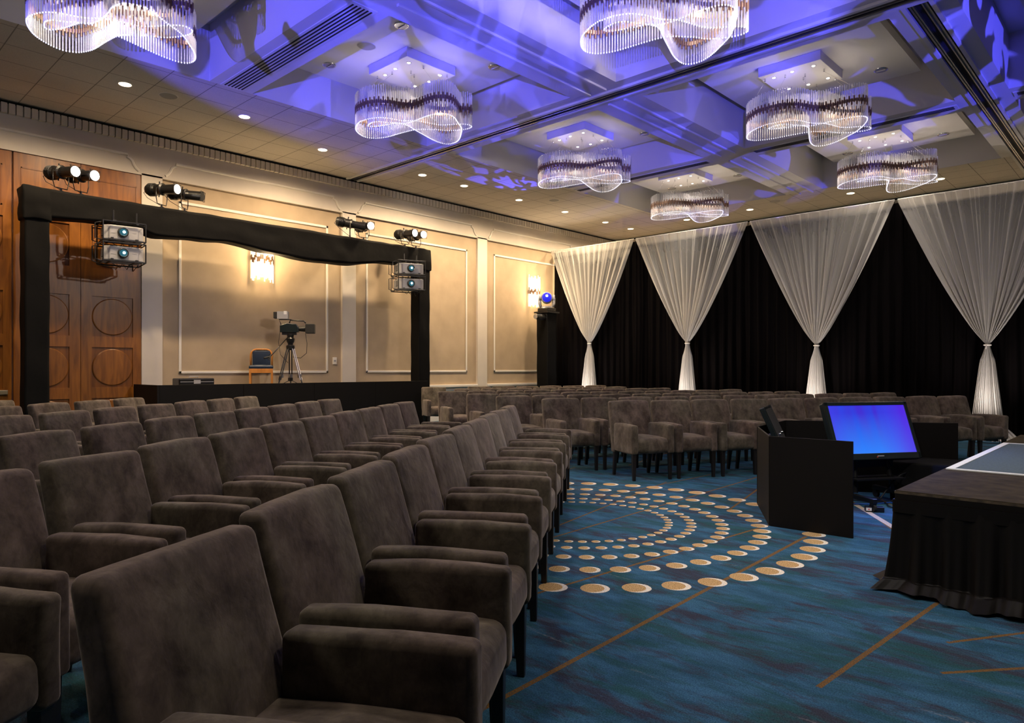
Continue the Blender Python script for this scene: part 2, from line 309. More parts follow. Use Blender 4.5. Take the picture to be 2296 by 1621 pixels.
# ------------------------------------------------------------------ mesh helpers
class MB:
    def __init__(s): s.v = []; s.f = []; s.mi = []; s.mats = []
    def mid(s, m):
        if m not in s.mats: s.mats.append(m)
        return s.mats.index(m)
    def add(s, vs, fs, m):
        o = len(s.v); s.v += [tuple(v) for v in vs]; i = s.mid(m)
        for f in fs: s.f.append([o+k for k in f]); s.mi.append(i)
        return s
    def box(s, a, b, m, rot=None, c=None):
        (x0, y0, z0), (x1, y1, z1) = a, b
        vs = [Vector(p) for p in ((x0,y0,z0),(x1,y0,z0),(x1,y1,z0),(x0,y1,z0),(x0,y0,z1),(x1,y0,z1),(x1,y1,z1),(x0,y1,z1))]
        if rot is not None:
            c = Vector(c if c is not None else ((x0+x1)/2, (y0+y1)/2, (z0+z1)/2)); vs = [rot @ (v-c)+c for v in vs]
        return s.add(vs, [(0,3,2,1),(4,5,6,7),(0,1,5,4),(1,2,6,5),(2,3,7,6),(3,0,4,7)], m)
    def cyl(s, p0, p1, r0, m, r1=None, n=12, cap=True, mcap=None):
        p0 = Vector(p0); p1 = Vector(p1); r1 = r0 if r1 is None else r1
        z = (p1-p0).normalized(); x = z.orthogonal().normalized(); y = z.cross(x); vs = []
        for p, r in ((p0, r0), (p1, r1)):
            for i in range(n):
                a = 2*PI*i/n; vs.append(p+x*r*math.cos(a)+y*r*math.sin(a))
        s.add(vs, [(i, (i+1) % n, n+(i+1) % n, n+i) for i in range(n)], m)
        if cap:
            s.add(vs[:n], [tuple(reversed(range(n)))], m); s.add(vs[n:], [tuple(range(n))], mcap or m)
        return s
    def lathe(s, p0, axis, prof, m, n=20, cap=True):
        """prof: list of (distance along axis, radius)"""
        p0 = Vector(p0); z = Vector(axis).normalized(); x = z.orthogonal().normalized(); y = z.cross(x); vs = []
        for d, r in prof:
            for i in range(n):
                a = 2*PI*i/n; vs.append(p0+z*d+x*r*math.cos(a)+y*r*math.sin(a))
        fs = [(k*n+i, k*n+(i+1) % n, (k+1)*n+(i+1) % n, (k+1)*n+i) for k in range(len(prof)-1) for i in range(n)]
        if cap: fs += [tuple(reversed(range(n))), tuple(range((len(prof)-1)*n, len(prof)*n))]
        return s.add(vs, fs, m)
    def tube(s, pts, r, m, n=8, closed=False):
        pts = [Vector(p) for p in pts]; k = len(pts); vs = []; up = None
        for i, p in enumerate(pts):
            if closed: t = pts[(i+1) % k]-pts[i-1]
            else: t = pts[min(i+1, k-1)]-pts[max(i-1, 0)]
            t.normalize()
            if up is None: up = t.orthogonal().normalized()
            up = (up-t*up.dot(t)).normalized(); sd = t.cross(up)
            for j in range(n):
                a = 2*PI*j/n; vs.append(p+up*r*math.cos(a)+sd*r*math.sin(a))
        e = k if closed else k-1
        fs = [(i*n+j, i*n+(j+1) % n, ((i+1) % k)*n+(j+1) % n, ((i+1) % k)*n+j) for i in range(e) for j in range(n)]
        if not closed: fs += [tuple(reversed(range(n))), tuple(range((k-1)*n, k*n))]
        return s.add(vs, fs, m)
    def grid(s, nu, nv, fn, m, closed=False):
        vs = [fn(u/nu, v/nv) for v in range(nv+1) for u in range(nu+1)]
        fs = [(v*(nu+1)+u, v*(nu+1)+u+1, (v+1)*(nu+1)+u+1, (v+1)*(nu+1)+u) for v in range(nv) for u in range(nu)]
        return s.add(vs, fs, m)
    def prism(s, poly, ax, lo, hi, m):
        """poly: 2-D points extruded along axis ax"""
        def P(p, t): q = list(p); q.insert(ax, t); return tuple(q)
        n = len(poly); vs = [P(p, lo) for p in poly]+[P(p, hi) for p in poly]
        return s.add(vs, [tuple(range(n)), tuple(reversed(range(n, 2*n)))]+[(i, (i+1) % n, n+(i+1) % n, n+i) for i in range(n)], m)
    def mesh(s, name, smooth=False, bevel=0, seg=2, fix=True):
        me = bpy.data.meshes.new(name); me.from_pydata(s.v, [], s.f)
        for m in s.mats: me.materials.append(m)
        me.polygons.foreach_set('material_index', s.mi)
        if fix or bevel:
            bm = bmesh.new(); bm.from_mesh(me)
            if fix: bmesh.ops.recalc_face_normals(bm, faces=bm.faces)
            if bevel: bmesh.ops.bevel(bm, geom=bm.edges[:], offset=bevel, segments=seg, affect='EDGES', profile=.5, clamp_overlap=True)
            bm.to_mesh(me); bm.free()
        if smooth: me.polygons.foreach_set('use_smooth', [True]*len(me.polygons))
        me.update(); return me
    def build(s, name, parent=None, smooth=False, bevel=0, seg=2, label=None, **k):
        o = bpy.data.objects.new(name, s.mesh(name, smooth, bevel, seg)); C.objects.link(o)
        if parent is not None: o.parent = parent
        if label: o['label'] = label
        for a, b in k.items(): o[a] = b
        return o
def thing(name, label, cat, loc=(0, 0, 0), rz=0, group=None):
    o = bpy.data.objects.new(name, None); C.objects.link(o); o.location = loc; o.rotation_euler = (0, 0, rz)
    o.empty_display_size = .1; o['label'] = label; o['category'] = cat
    if group: o['group'] = group
    return o
def tag(o, label, cat, group=None):
    o['label'] = label; o['category'] = cat
    if group: o['group'] = group
    return o
def dup(root, loc, rz, label, group=None):
    def cp(o, par):
        c = o.copy(); C.objects.link(c)
        if par is not None: c.parent = par
        for ch in KIDS.get(o.name, []): cp(ch, c)
        return c
    r = cp(root, None); r.location = loc; r.rotation_euler = (0, 0, rz); r['label'] = label
    if group: r['group'] = group
    return r
KIDS = {}
def freeze(root):
    for o in [root]+list(root.children_recursive): KIDS[o.name] = list(o.children)
def rbox(mb, c, h, r, m, n=5, puff=(0, 0, 0), warp=None, wr=.0, seed=0.0):
    """rounded, puffed cushion box"""
    def ax(hh):
        rr = min(r, hh*.98); o = [rr*(1-math.sin(a)) for a in (PI/2, PI*.36, PI*.22, PI*.1)]
        e = [hh-rr*t for t in (0, .12, .42, .75)]; q = hh-rr
        mid = [q*(2*i/n-1) for i in range(n+1)]
        return [-v for v in e]+mid+list(reversed(e))
    A = [ax(v) for v in h]; idx = {}; vs = []
    def V(i, j, k):
        if (i, j, k) in idx: return idx[(i, j, k)]
        p = Vector((A[0][i], A[1][j], A[2][k]))
        q = Vector([max(-(h[t]-min(r, h[t]*.98)), min(h[t]-min(r, h[t]*.98), p[t])) for t in range(3)])
        d = p-q
        if d.length > 1e-9: p = q+d.normalized()*min(r, d.length if d.length < r*.2 else r)
        u = [p[t]/h[t] for t in range(3)]
        for t in range(3):
            if puff[t]:
                o1, o2 = [x for x in range(3) if x != t]; p[t] += puff[t]*u[t]*max(0, 1-u[o1]**2)*max(0, 1-u[o2]**2)
        if wr:
            nn = noise.noise_vector(Vector((p.x*5+seed, p.y*5, p.z*5)))+noise.noise_vector(Vector((p.x*13+seed, p.y*9, p.z*11)))*.45
            p += nn*wr
        p = p+Vector(c)
        if warp: p = Vector(warp(p))
        idx[(i, j, k)] = len(vs); vs.append(p); return idx[(i, j, k)]
    fs = []; nx, ny, nz = [len(a)-1 for a in A]
    for k in (0, nz):
        for i in range(nx):
            for j in range(ny): fs.append([V(i, j, k), V(i+1, j, k), V(i+1, j+1, k), V(i, j+1, k)])
    for j in (0, ny):
        for i in range(nx):
            for k in range(nz): fs.append([V(i, j, k), V(i+1, j, k), V(i+1, j, k+1), V(i, j, k+1)])
    for i in (0, nx):
        for j in range(ny):
            for k in range(nz): fs.append([V(i, j, k), V(i, j+1, k), V(i, j+1, k+1), V(i, j, k+1)])
    mb.add(vs, fs, m)
def struct(mb, name, **k):
    o = mb.build(name, **k); o['kind'] = 'structure'; return o

WX, BY, CH = -13.65, 19.55, 5.65          # left wall plane, back wall plane, ceiling soffit height
RX, NY = 9.0, -5.2
# ------------------------------------------------------------------ floor and walls
mb = MB(); mb.add([(WX-.3, NY-.3, 0), (RX+.3, NY-.3, 0), (RX+.3, BY+.3, 0), (WX-.3, BY+.3, 0), (WX-.3, NY-.3, -.1), (RX+.3, NY-.3, -.1), (RX+.3, BY+.3, -.1), (WX-.3, BY+.3, -.1)],
       [(0,1,2,3), (4,7,6,5), (0,4,5,1), (1,5,6,2), (2,6,7,3), (3,7,4,0)], M['carpet']); struct(mb, 'floor')
mb = MB(); mb.box((RX, NY-.3, 0), (RX+.3, BY+.3, 7), M['white']); struct(mb, 'wall_right')
mb = MB(); mb.box((WX-.3, NY-.3, 0), (RX+.3, NY, 7), M['white']); struct(mb, 'wall_near')
PER = 4.23; BAY0 = 4.97
bays = [(BAY0+PER*k, BAY0+PER*k+3.87) for k in range(-3, 4)]       # fabric bays; k=-1 is the door bay
mb = MB()
mb.box((WX-.35, NY-.3, 0), (WX-.05, BY+.3, 7), M['white'])
for i, (a, c) in enumerate(bays):                                   # pilasters between bays
    mb.box((WX-.06, c, 0), (WX+.04, min(a+PER, BY), 4.9), M['white'])
mb.box((WX-.06, NY, 4.87), (WX+.04, BY, 5.62), M['white'])
wl = struct(mb, 'wall_left')
for i, (a, c) in enumerate(bays):
    if i == 2: continue
    c = min(c, BY)
    if a > BY: continue
    mb = MB(); mb.box((WX-.05, a, .93), (WX-.025, c, 4.87), M['fabricwall']); mb.box((WX-.05, a, .12), (WX-.025, c, .87), M['white'])
    fp = mb.build('fabric_panel', wl)
    y0, y1, z0, z1 = a+.31, c-.34, 1.25, 4.52
    mb = MB()
    for (p, q_) in (((y0, z0), (y1, z0+.05)), ((y0, z1-.05), (y1, z1)), ((y0, z0), (y0+.05, z1)), ((y1-.05, z0), (y1, z1))):
        mb.box((WX-.026, p[0], p[1]), (WX+.0, q_[0], q_[1]), M['trim'])
    for (p, q_) in (((y0, .3), (y1, .33)), ((y0, .70), (y1, .73)), ((y0, .3), (y0+.03, .73)), ((y1-.03, .3), (y1, .73))):
        mb.box((WX-.026, p[0], p[1]), (WX-.01, q_[0], q_[1]), M['trim'])
    mb.build('panel_moulding', wl, bevel=.006, seg=1)
mb = MB()
for i, (a, c) in enumerate(bays):
    if i == 2 or a > BY: continue
    mb.box((WX-.04, a-.0, .86), (WX+.06, min(c, BY), .93), M['trim']); mb.box((WX-.04, a, .77), (WX+.02, min(c, BY), .80), M['trim'])
struct(mb, 'trim_1', bevel=.012)
mb = MB()
for i, (a, c) in enumerate(bays):
    if i == 2 or a > BY: continue
    mb.box((WX-.04, a, 0), (WX+.03, min(c, BY), .14), M['trim'])
struct(mb, 'baseboard_left', bevel=.008)
# arched frieze moulding over every bay
mb = MB()
for i, (a, c) in enumerate(bays):
    if a > BY: continue
    L = [(a+.05, 4.93), (a+.10, 4.97), (a+.14, 5.03), (a+.16, 5.09), (a+.20, 5.13), (a+.24, 5.14), (a+.24, 5.19)]
    Rr = [(a+c-y, z) for y, z in reversed(L)]
    pts = [(WX+.045, y, z) for y, z in L+Rr if y < BY]
    mb.tube(pts, .026, M['trim'], 6)
struct(mb, 'trim_2')
# fluted crown band under a near-black strip that paints in the reveal's shade
def crown(name, horiz, a0, a1, fixed, sgn):
    mb = MB(); n = int((a1-a0)/.104)
    for k in range(n):
        t0 = a0+k*.104; t1 = t0+.084
        lo, hi = sorted((fixed, fixed+sgn*.075))
        if horiz: mb.box((t0, lo, 5.44), (t1, hi, 5.60), M['white'])
        else: mb.box((lo, t0, 5.44), (hi, t1, 5.60), M['white'])
    lo, hi = sorted((fixed, fixed+sgn*.02))
    if horiz: mb.box((a0, lo, 5.46), (a1, hi, 5.60), M['trim']); mb.box((a0, lo, 5.60), (a1, hi, 5.65), M['dark'])
    else: mb.box((lo, a0, 5.46), (hi, a1, 5.60), M['trim']); mb.box((lo, a0, 5.60), (hi, a1, 5.65), M['dark'])
    struct(mb, name)
crown('trim_3', False, NY, BY-.05, WX+.04, 1)
mb = MB(); mb.box((WX-.3, BY, 0), (RX+.3, BY+.3, 7), M['white']); struct(mb, 'wall_back')
crown('trim_4', True, WX+.15, RX, BY, -1)

# wooden double doors filling a bay
def door_leaf(parent, y0, y1, cy0, cy1):
    mb = MB(); mb.box((WX-.045, y0, 0), (WX-.012, y1, 4.87), M['woodd'])
    lf = mb.build('door_leaf', parent)
    rows = [(.13, .83), (1.02, 1.72), (1.91, 2.61), (3.10, 3.81)]
    mb = MB()       # raised rails and stiles around square fields
    zz = [0]+[v for r in rows for v in r]+[4.87]
    for k in range(0, len(zz), 2): mb.box((WX-.013, y0+.004, zz[k]), (WX+.012, y1-.004, zz[k+1]), M['wood'])
    for r in rows:
        mb.box((WX-.013, y0+.004, r[0]), (WX+.012, cy0, r[1]), M['wood']); mb.box((WX-.013, cy1, r[0]), (WX+.012, y1-.004, r[1]), M['wood'])
    mb.build('door_frame', lf)
    for r in rows:
        mb = MB(); cc = ((WX-.012), (cy0+cy1)/2, (r[0]+r[1])/2); R = min(cy1-cy0, r[1]-r[0])/2-.006
        mb.lathe(cc, (1, 0, 0), [(0, R), (.012, R), (.022, R-.015), (.022, R-.02)], M['wood'], 48)
        mb.build('round_panel', lf)
def doors(name, y0, ym, y1, rails):
    d = bpy.data.objects.new(name, None); C.objects.link(d); d['kind'] = 'structure'
    door_leaf(d, y0, ym, *rails[0]); door_leaf(d, ym, y1, *rails[1])
    mb = MB()
    mb.box((WX+.005, y0+.10, 3.98), (WX+.02, y1-.13, 4.0), M['woodd']); mb.box((WX+.005, y0+.10, 4.62), (WX+.02, y1-.13, 4.64), M['woodd'])
    mb.box((WX+.005, y0+.10, 3.98), (WX+.02, y0+.12, 4.64), M['woodd']); mb.box((WX+.005, y1-.15, 3.98), (WX+.02, y1-.13, 4.64), M['woodd'])
    mb.build('top_panel', d)
    return d
doors('door_1', 2.68, 3.64, 4.66, ((2.80, 3.47), (3.81, 4.47)))
d2 = doors('door_2', .72, 1.70, 2.66, ((.86, 1.53), (1.87, 2.54)))
for yy in (2.30, 1.20):
    mb = MB(); mb.box((WX+.012, yy, .93), (WX+.05, yy+.30, 1.0), M['steel']); mb.build('push_bar', d2, bevel=.006)

# ------------------------------------------------------------------ coffered ceiling
XC = [(-10.47, -6.93), (-6.06, -2.52), (-1.81, 1.73), (2.6, 6.14)]
YC = [(-3.4, .15), (.95, 4.49), (5.16, 8.69), (9.42, 13.05), (13.66, 17.24)]
mb = MB()
xs = sorted({WX-.3, RX+.3, -10.47, 6.5}|{v for p in XC for v in p}); ys = sorted({NY-.3, BY+.3, 17.24}|{v for p in YC for v in p})
def is_coffer(x, y): return any(a < x < b for a, b in XC) and any(a < y < b for a, b in YC)
for i in range(len(xs)-1):
    for j in range(len(ys)-1):
        x0, x1, y0, y1 = xs[i], xs[i+1], ys[j], ys[j+1]; cx_, cy_ = (x0+x1)/2, (y0+y1)/2
        if is_coffer(cx_, cy_):
            mb.box((x0, y0, 6.5), (x1, y1, 6.6), M['plaster'])
            cx2, cy2 = (x0+x1)/2, (y0+y1)/2
            mb.box((cx2-1.38, cy2-1.40, 6.12), (cx2+1.38, cy2+1.40, 6.26), M['plaster'])
            mb.box((cx2-1.15, cy2-1.15, 6.26), (cx2+1.15, cy2+1.15, 6.5), M['plaster'])
        else:
            m_ = M['tile'] if (cx_ < -10.47 or cy_ > 17.24 or cx_ > 6.14) else M['plaster']
            mb.box((x0, y0, CH+.004), (x1, y1, 6.6), M['plaster']); mb.box((x0, y0, CH), (x1, y1, CH+.004), m_)
struct(mb, 'ceiling')
# beam mouldings, double ribs along the beam between the coffer columns, and partition tracks
mb = MB()
for (ya, yb) in YC:
    for xr in (-6.63, -6.33): mb.box((xr-.022, ya-.1, CH-.03), (xr+.022, yb+.12, CH+.01), M['plaster'])
    for xr in (2.03, 2.33): mb.box((xr-.022, ya-.1, CH-.03), (xr+.022, yb+.12, CH+.01), M['plaster'])
struct(mb, 'trim_5', bevel=.006)
def track(name, ax, lo, hi, c):
    mb = MB(); pr = [(-.17, -.12, 'plaster', .035), (-.095, -.075, 'alu', .02), (-.035, .035, 'dark', .006), (-.055, -.04, 'alu', .03), (.04, .055, 'alu', .03), (.075, .095, 'alu', .02), (.12, .17, 'plaster', .035), (-.115, -.098, 'dark', .006), (.098, .115, 'dark', .006)]
    for a, b_, m_, dz in pr:
        if ax == 0: mb.box((lo, c+a, CH-dz), (hi, c+b_, CH+.01), M[m_])
        else: mb.box((c+a, lo, CH-dz), (c+b_, hi, CH+.01), M[m_])
    struct(mb, name)
track('trim_6', 0, WX+.12, RX, 9.05)
track('trim_7', 1, 9.22, BY-.1, -2.17)
track('trim_8', 1, NY, 8.88, -2.17)
k = 0
VL = {(0, 1): 'long slotted air vent in the beam between the two nearest chandeliers at left', (1, 1): 'slotted air vent in the beam at the near centre of the ceiling', (0, 3): 'slotted air vent in the beam behind the chandelier hanging nearest the camera tower wall',
      (1, 3): 'slotted air vent in the beam in front of the farthest right chandelier', (2, 3): 'slotted air vent in the beam right of the long partition track', (2, 1): 'slotted air vent in the near right beam of the ceiling'}
for (ci, (xa, xb)) in enumerate(XC[:3]):
    for rj in (1, 3):
        y = (YC[rj][1]+YC[rj+1][0])/2; n = 6 if rj == 1 else 4; W_ = .18 if rj == 1 else .11
        t = thing('air_vent', VL[(ci, rj)], 'air vent', ((xa+xb)/2, y, CH), 0, 'slotted vents in the ceiling beams')
        mb = MB(); mb.box((-(xb-xa)/2+.02, -W_, -.012), ((xb-xa)/2-.02, W_, .004), M['plaster']); mb.build('vent_plate', t)
        mb = MB()
        for q_ in range(n):
            yy = -W_+.05+q_*(2*W_-.1)/(n-1); mb.box((-(xb-xa)/2+.07, yy-.011, -.016), ((xb-xa)/2-.07, yy+.011, -.011), M['dark'])
        mb.build('slots', t)

# ------------------------------------------------------------------ downlights
ORD = ['nearest', 'second nearest', 'third nearest', 'fourth nearest', 'fifth nearest', 'sixth nearest', 'seventh nearest', 'eighth nearest', 'ninth nearest', 'tenth nearest', 'eleventh nearest']
def make_dl(lit):
    t = thing('downlight', '', 'ceiling light')
    mb = MB(); mb.lathe((0, 0, -.006), (0, 0, 1), [(0, .085), (-.004, .10), (.006, .105)], M['trim'] if lit else M['chrome'], 28, cap=False); mb.build('rim', t, smooth=True)
    mb = MB()
    if lit: mb.lathe((0, 0, -.010), (0, 0, 1), [(0, .085), (.003, .086)], M['lampd'], 28)
    else: mb.lathe((0, 0, -.008), (0, 0, 1), [(0, .072), (.001, .085)], M['alu'], 28); mb.box((-.07, -.004, -.02), (.07, .004, -.008), M['trim'])
    mb.build('lens' if lit else 'reflector', t); freeze(t); return t
dl = make_dl(True); first = True
def put(proto, flag, loc, label, group):
    if flag[0]: flag[0] = False; proto.location = loc; proto['label'] = label; proto['group'] = group; return proto
    return dup(proto, loc, 0, label, group)
fl = [True]
DLP = [(-11.5, 1.8), (-11.5, 3.66), (-11.5, 5.53), (-12.12, 7.42), (-12.09, 9.91), (-12.09, 11.17), (-12.09, 13.07), (-12.09, 14.93), (-12.09, 16.81), (-12.09, 18.13)]
DLB = [(-10.17, 18.13), (-8.28, 18.15), (-5.71, 18.15), (-3.8, 18.17), (-1.9, 18.15)]
LB = ['back row downlight next to the room corner', 'back row downlight between the second and third chandeliers of the far end', 'back row downlight just below the farthest right chandelier', 'back row downlight right of the farthest right chandelier', 'back row downlight far at the right edge of the ceiling']
for i, (x, y) in enumerate(DLP):
    put(dl, fl, (x, y, CH), ('lit round downlight in the tiled strip along the left wall, %s to the camera' % ORD[i-1]) if i else 'lit round downlight in the tiled strip just beyond the left edge of the picture', 'lit downlights in the tiled ceiling border')
    lamp('downlight_lamp', 'SPOT', (x, y, CH-.035), 350, WARM, (x, y, 0), .07, 165, .6)
for i, (x, y) in enumerate(DLB):
    put(dl, fl, (x, y, CH), 'lit round downlight, '+LB[i], 'lit downlights in the tiled ceiling border')
    lamp('downlight_lamp', 'SPOT', (x, y, CH-.035), 350, WARM, (x, y, 0), .07, 165, .6)
fl = [True]; du = make_dl(False); CN = {}
COLN = ['left', 'middle', 'right']; ROWN = ['', 'nearest', 'second', 'third', 'farthest']
for ci in range(3):
    for rj in range(1, 5):
        cx_, cy_ = sum(XC[ci])/2, sum(YC[rj])/2
        for sx, sy, nm in ((1, -1, 'near right'), (-1, -1, 'near left'), (1, 1, 'far right'), (-1, 1, 'far left')):
            put(du, fl, (cx_+.92*sx, cy_+.92*sy, 6.118), 'unlit can light, %s corner of the %s coffer in the %s column' % (nm, ROWN[rj], COLN[ci]), 'unlit can lights in the coffers')
fl = [True]
sp = thing('ceiling_speaker', '', 'speaker'); mb = MB(); mb.lathe((0, 0, -.005), (0, 0, 1), [(0, .12), (.0, .125), (.006, .13)], M['mesh'], 32); mb.build('grille', sp)
mb = MB(); mb.lathe((0, 0, -.006), (0, 0, 1), [(0, .13), (.006, .14)], M['plaster'], 32, cap=False); mb.build('rim', sp); freeze(sp)
for x, y, z, lb in ((-11.5, 4.29, CH, 'round flush speaker in the tiles near the first lit downlights at left'), (-11.47, 13.72, CH, 'round flush speaker in the tiles far along the left wall'),
                    (-8.65, 6.03, 6.118, 'round flush speaker in the second coffer of the left column'), (-4.3, 10.3, 6.118, 'round flush speaker in the third coffer of the middle column'), (-7.4, 17.7, CH, 'round flush speaker in the back tile strip')):
    put(sp, fl, (x, y, z), lb, 'flush ceiling speakers')

# ------------------------------------------------------------------ chandeliers
LA = [(-0.48,-0.73),(-0.63,-0.56),(-0.69,-0.41),(-0.66,-0.31),(-0.6,-0.24),(-0.41,-0.16),(-0.14,-0.13),(0.16,-0.08),(0.27,0.0),(0.42,0.17),(0.49,0.29),(0.64,0.4),(0.79,0.46),(0.9,0.44),(0.93,0.35),(0.82,0.23),(0.63,0.05),(0.53,-0.15),(0.46,-0.32),(0.36,-0.46),(0.28,-0.63),(0.15,-0.78),(-0.02,-0.87),(-0.23,-0.85)]
LBc = [(-0.21,-0.69),(-0.04,-0.72),(0.06,-0.65),(0.16,-0.5),(0.24,-0.32),(0.16,-0.08),(0.08,0.16),(0.0,0.41),(-0.03,0.62),(0.01,0.74),(0.16,0.77),(0.35,0.69),(0.55,0.54),(0.72,0.4),(0.9,0.15),(1.0,-0.02),(1.02,-0.17),(0.96,-0.29),(0.8,-0.33),(0.58,-0.31),(0.3,-0.36),(0.2,-0.45),(0.05,-0.5),(-0.11,-0.56),(-0.22,-0.63)]
def smooth_loop(P, n=12, passes=2):
    k = len(P); out = []
    for i in range(k):
        p0, p1, p2, p3 = [Vector(P[(i+j-1) % k]) for j in range(4)]
        for s_ in range(n):
            t = s_/n; out.append(.5*((2*p1)+(p2-p0)*t+(2*p0-5*p1+4*p2-p3)*t*t+(3*p1-p0-3*p2+p3)*t**3))
    for _ in range(passes*6): out = [(out[i-1]+out[i]*2+out[(i+1) % len(out)])/4 for i in range(len(out))]
    return out
def resample(L, d):
    L = L+[L[0]]; out = []; acc = 0; tot = sum((L[i+1]-L[i]).length for i in range(len(L)-1)); n = max(3, round(tot/d)); step = tot/n; nxt = 0
    for i in range(len(L)-1):
        seg = (L[i+1]-L[i]).length
        while nxt <= acc+seg and len(out) < n: out.append(L[i].lerp(L[i+1], (nxt-acc)/seg if seg else 0)); nxt += step
        acc += seg
    return out
loops = [smooth_loop(LA), smooth_loop(LBc)]
RT, RB, RM = 5.55, 5.05, 5.305
def rod(mb, x, y, dz, z0=0):
    r = .0095; t, b_, s0 = RT+dz*.3, RB, RM+dz
    mb.cyl((x, y, b_+.012), (x, y, t), r, M['gls'], n=6, cap=False)
    mb.cyl((x, y, t-.004), (x, y, t), r*.9, M['gls'], n=6)
    mb.cyl((x, y, s0-.048), (x, y , s0+.048), .0132, M['copper'], n=7)
    mb.cyl((x, y, b_), (x, y, b_+.012), r*.6, M['glt'], r1=r*.98, n=6)
rods = []
for li, L in enumerate(loops):
    for i, p in enumerate(resample(L, .0335)): rods.append((p.x, p.y, (.02 if i % 2 else -.02)+.012*math.sin(i*.35)))
VD = Vector((-.79, .61)); rods.sort(key=lambda a: a[0]*VD.x+a[1]*VD.y)       # nearest to the seating side first
ROD = {}
for key in (-.02, .02):
    mb = MB(); rod(mb, 0, 0, key); ROD[key] = mb.mesh('glass_rod', smooth=True)
def make_chandelier():
    t = thing('chandelier', '', 'chandelier')
    mb = MB(); mb.box((-.48, -.48, 5.972), (.48, .48, 6.12), M['plaster']); cp = mb.build('canopy', t, bevel=.004, seg=1)
    for k_ in range(6):
        a = PI/2*.5+k_*PI/3; x, y = ((-.30, -.30), (0, -.33), (.32, -.32), (.32, .30), (0, .34), (-.30, .30))[k_]
        mb = MB(); mb.lathe((x, y, 5.966), (0, 0, 1), [(0, .022), (.004, .024)], M['lampw'], 14); mb.build('spot_bulb', cp)
        mb = MB(); mb.lathe((x, y, 5.968), (0, 0, 1), [(0, .036), (.005, .040)], M['chrome'], 16, cap=False); mb.build('spot_ring', cp)
    for (x, y, x2, y2) in ((-.42, -.36, -.55, -.6), (-.12, -.30, -.05, -.80), (.05, .0, .2, -.05), (.42, .36, .8, .42), (.1, .42, .2, .74), (-.40, .2, -.4, -.17), (.40, -.1, .9, -.3), (.12, -.12, .15, -.12)):
        mb = MB(); mb.cyl((x, y, 5.93), (x, y, 5.975), .012, M['chrome'], n=10); mb.cyl((x, y, 5.93), (x2, y2, RT-.05), .0025, M['chrome'], n=5); mb.build('suspension_wire', t)
    for L in loops:
        mb = MB(); Q = resample(L, .05); n = len(Q); vs = []
        for p in Q:
            for dz in (-.022, .022): vs.append((p.x, p.y, RM+dz))
        mb.add(vs, [(2*i, 2*((i+1) % n), 2*((i+1) % n)+1, 2*i+1) for i in range(n)], M['bronze'])
        o = mb.build('bronze_band', t); so = o.modifiers.new('thick', 'SOLIDIFY'); so.thickness = .006
    for i, (x, y, dz) in enumerate(rods[:100]):
        o = bpy.data.objects.new('glass_rod', ROD[-.02 if dz < 0 else .02]); C.objects.link(o); o.parent = t; o.location = (x, y, (dz-(-.02 if dz < 0 else .02))*.6)
    mb = MB()
    for (x, y, dz) in rods[100:]: rod(mb, x, y, dz)
    mb.build('glass_rods', t, smooth=True, kind='stuff')
    freeze(t); return t
chp = make_chandelier(); fl = [True]
CHL = {(0, 1): 'glass rod chandelier at the top left of the picture, cut by the upper edge', (0, 2): 'glass rod chandelier second from the camera in the left column of coffers',
       (0, 3): 'glass rod chandelier third from the camera in the left column of coffers', (0, 4): 'smallest and farthest glass rod chandelier of the left column',
       (1, 2): 'large glass rod chandelier cut by the top edge right of centre', (1, 3): 'glass rod chandelier at upper right, between the one cut by the edge and the farthest right one', (1, 4): 'warm white glass rod chandelier at far right above the sheer curtains',
       }
for (ci, rj), lb in CHL.items():
    cx_, cy_ = sum(XC[ci])/2, sum(YC[rj])/2
    put(chp, fl, (cx_, cy_, 0), lb, 'wavy glass rod chandeliers in the coffers')
    for (ox, oy, p_) in ((-.15, -.42, 10), (.45, .18, 10)): lamp('chandelier_lamp', 'POINT', (cx_+ox, cy_+oy, 5.35), p_*1.0, WARMW, size=.12)
    lamp('canopy_lamp', 'SPOT', (cx_, cy_, 5.93), 150, WARMW, (cx_, cy_, 0), .1, 120, .6)
for cx_, cy_ in ((-.04, 6.93), (-.04, 11.2), (-4.29, 2.72), (-8.7, 2.72), (-.04, 2.72), (-4.29, -1.6)):
    lamp('chandelier_lamp', 'SPOT', (cx_, cy_, 5.45), 220, WARMW, (cx_, cy_, 0), .3, 150, .8)  # added fill spots over the seats; most stand for chandeliers out of view

# ------------------------------------------------------------------ wall sconces
def sconce(y, label):
    t = thing('wall_sconce', label, 'wall light', (WX-.02, y, 3.6), 0, 'glass rod sconces on the left wall')
    mb = MB(); mb.box((0, -.20, -.30), (.02, .20, .30), M['alu']); mb.build('backplate', t, bevel=.004)
    mb = MB(); mb.lathe((.07, 0, -.22), (0, 0, 1), [(0, .045), (.44, .045)], M['sconce_core'], 16); mb.build('diffuser', t)
    R_ = random.Random(int(y*10)); n = 21
    for i in range(n):
        a = PI*(i/(n-1)); x, yy = .03+.10*math.sin(a), -.235*math.cos(a)
        off = .05*math.sin(i*1.7)+R_.uniform(-.03, .03); mb = MB()
        mb.cyl((x, yy, off-.42), (x, yy, off+.42), .0125, M['glsw'], n=7); mb.cyl((x, yy, off-.05), (x, yy, off+.05), .0165, M['copper'], n=8)
        mb.build('glass_rod', t, smooth=True)
    for dz in (-.2, .2): lamp('sconce_lamp', 'POINT', (WX+.26, y, 3.6+dz), 26, (1, .70, .36), size=.08)
    return t
sconce(6.94, 'glowing glass rod wall sconce under the sagging black beam'); sconce(15.4, 'glowing glass rod wall sconce beside the blue moving light')

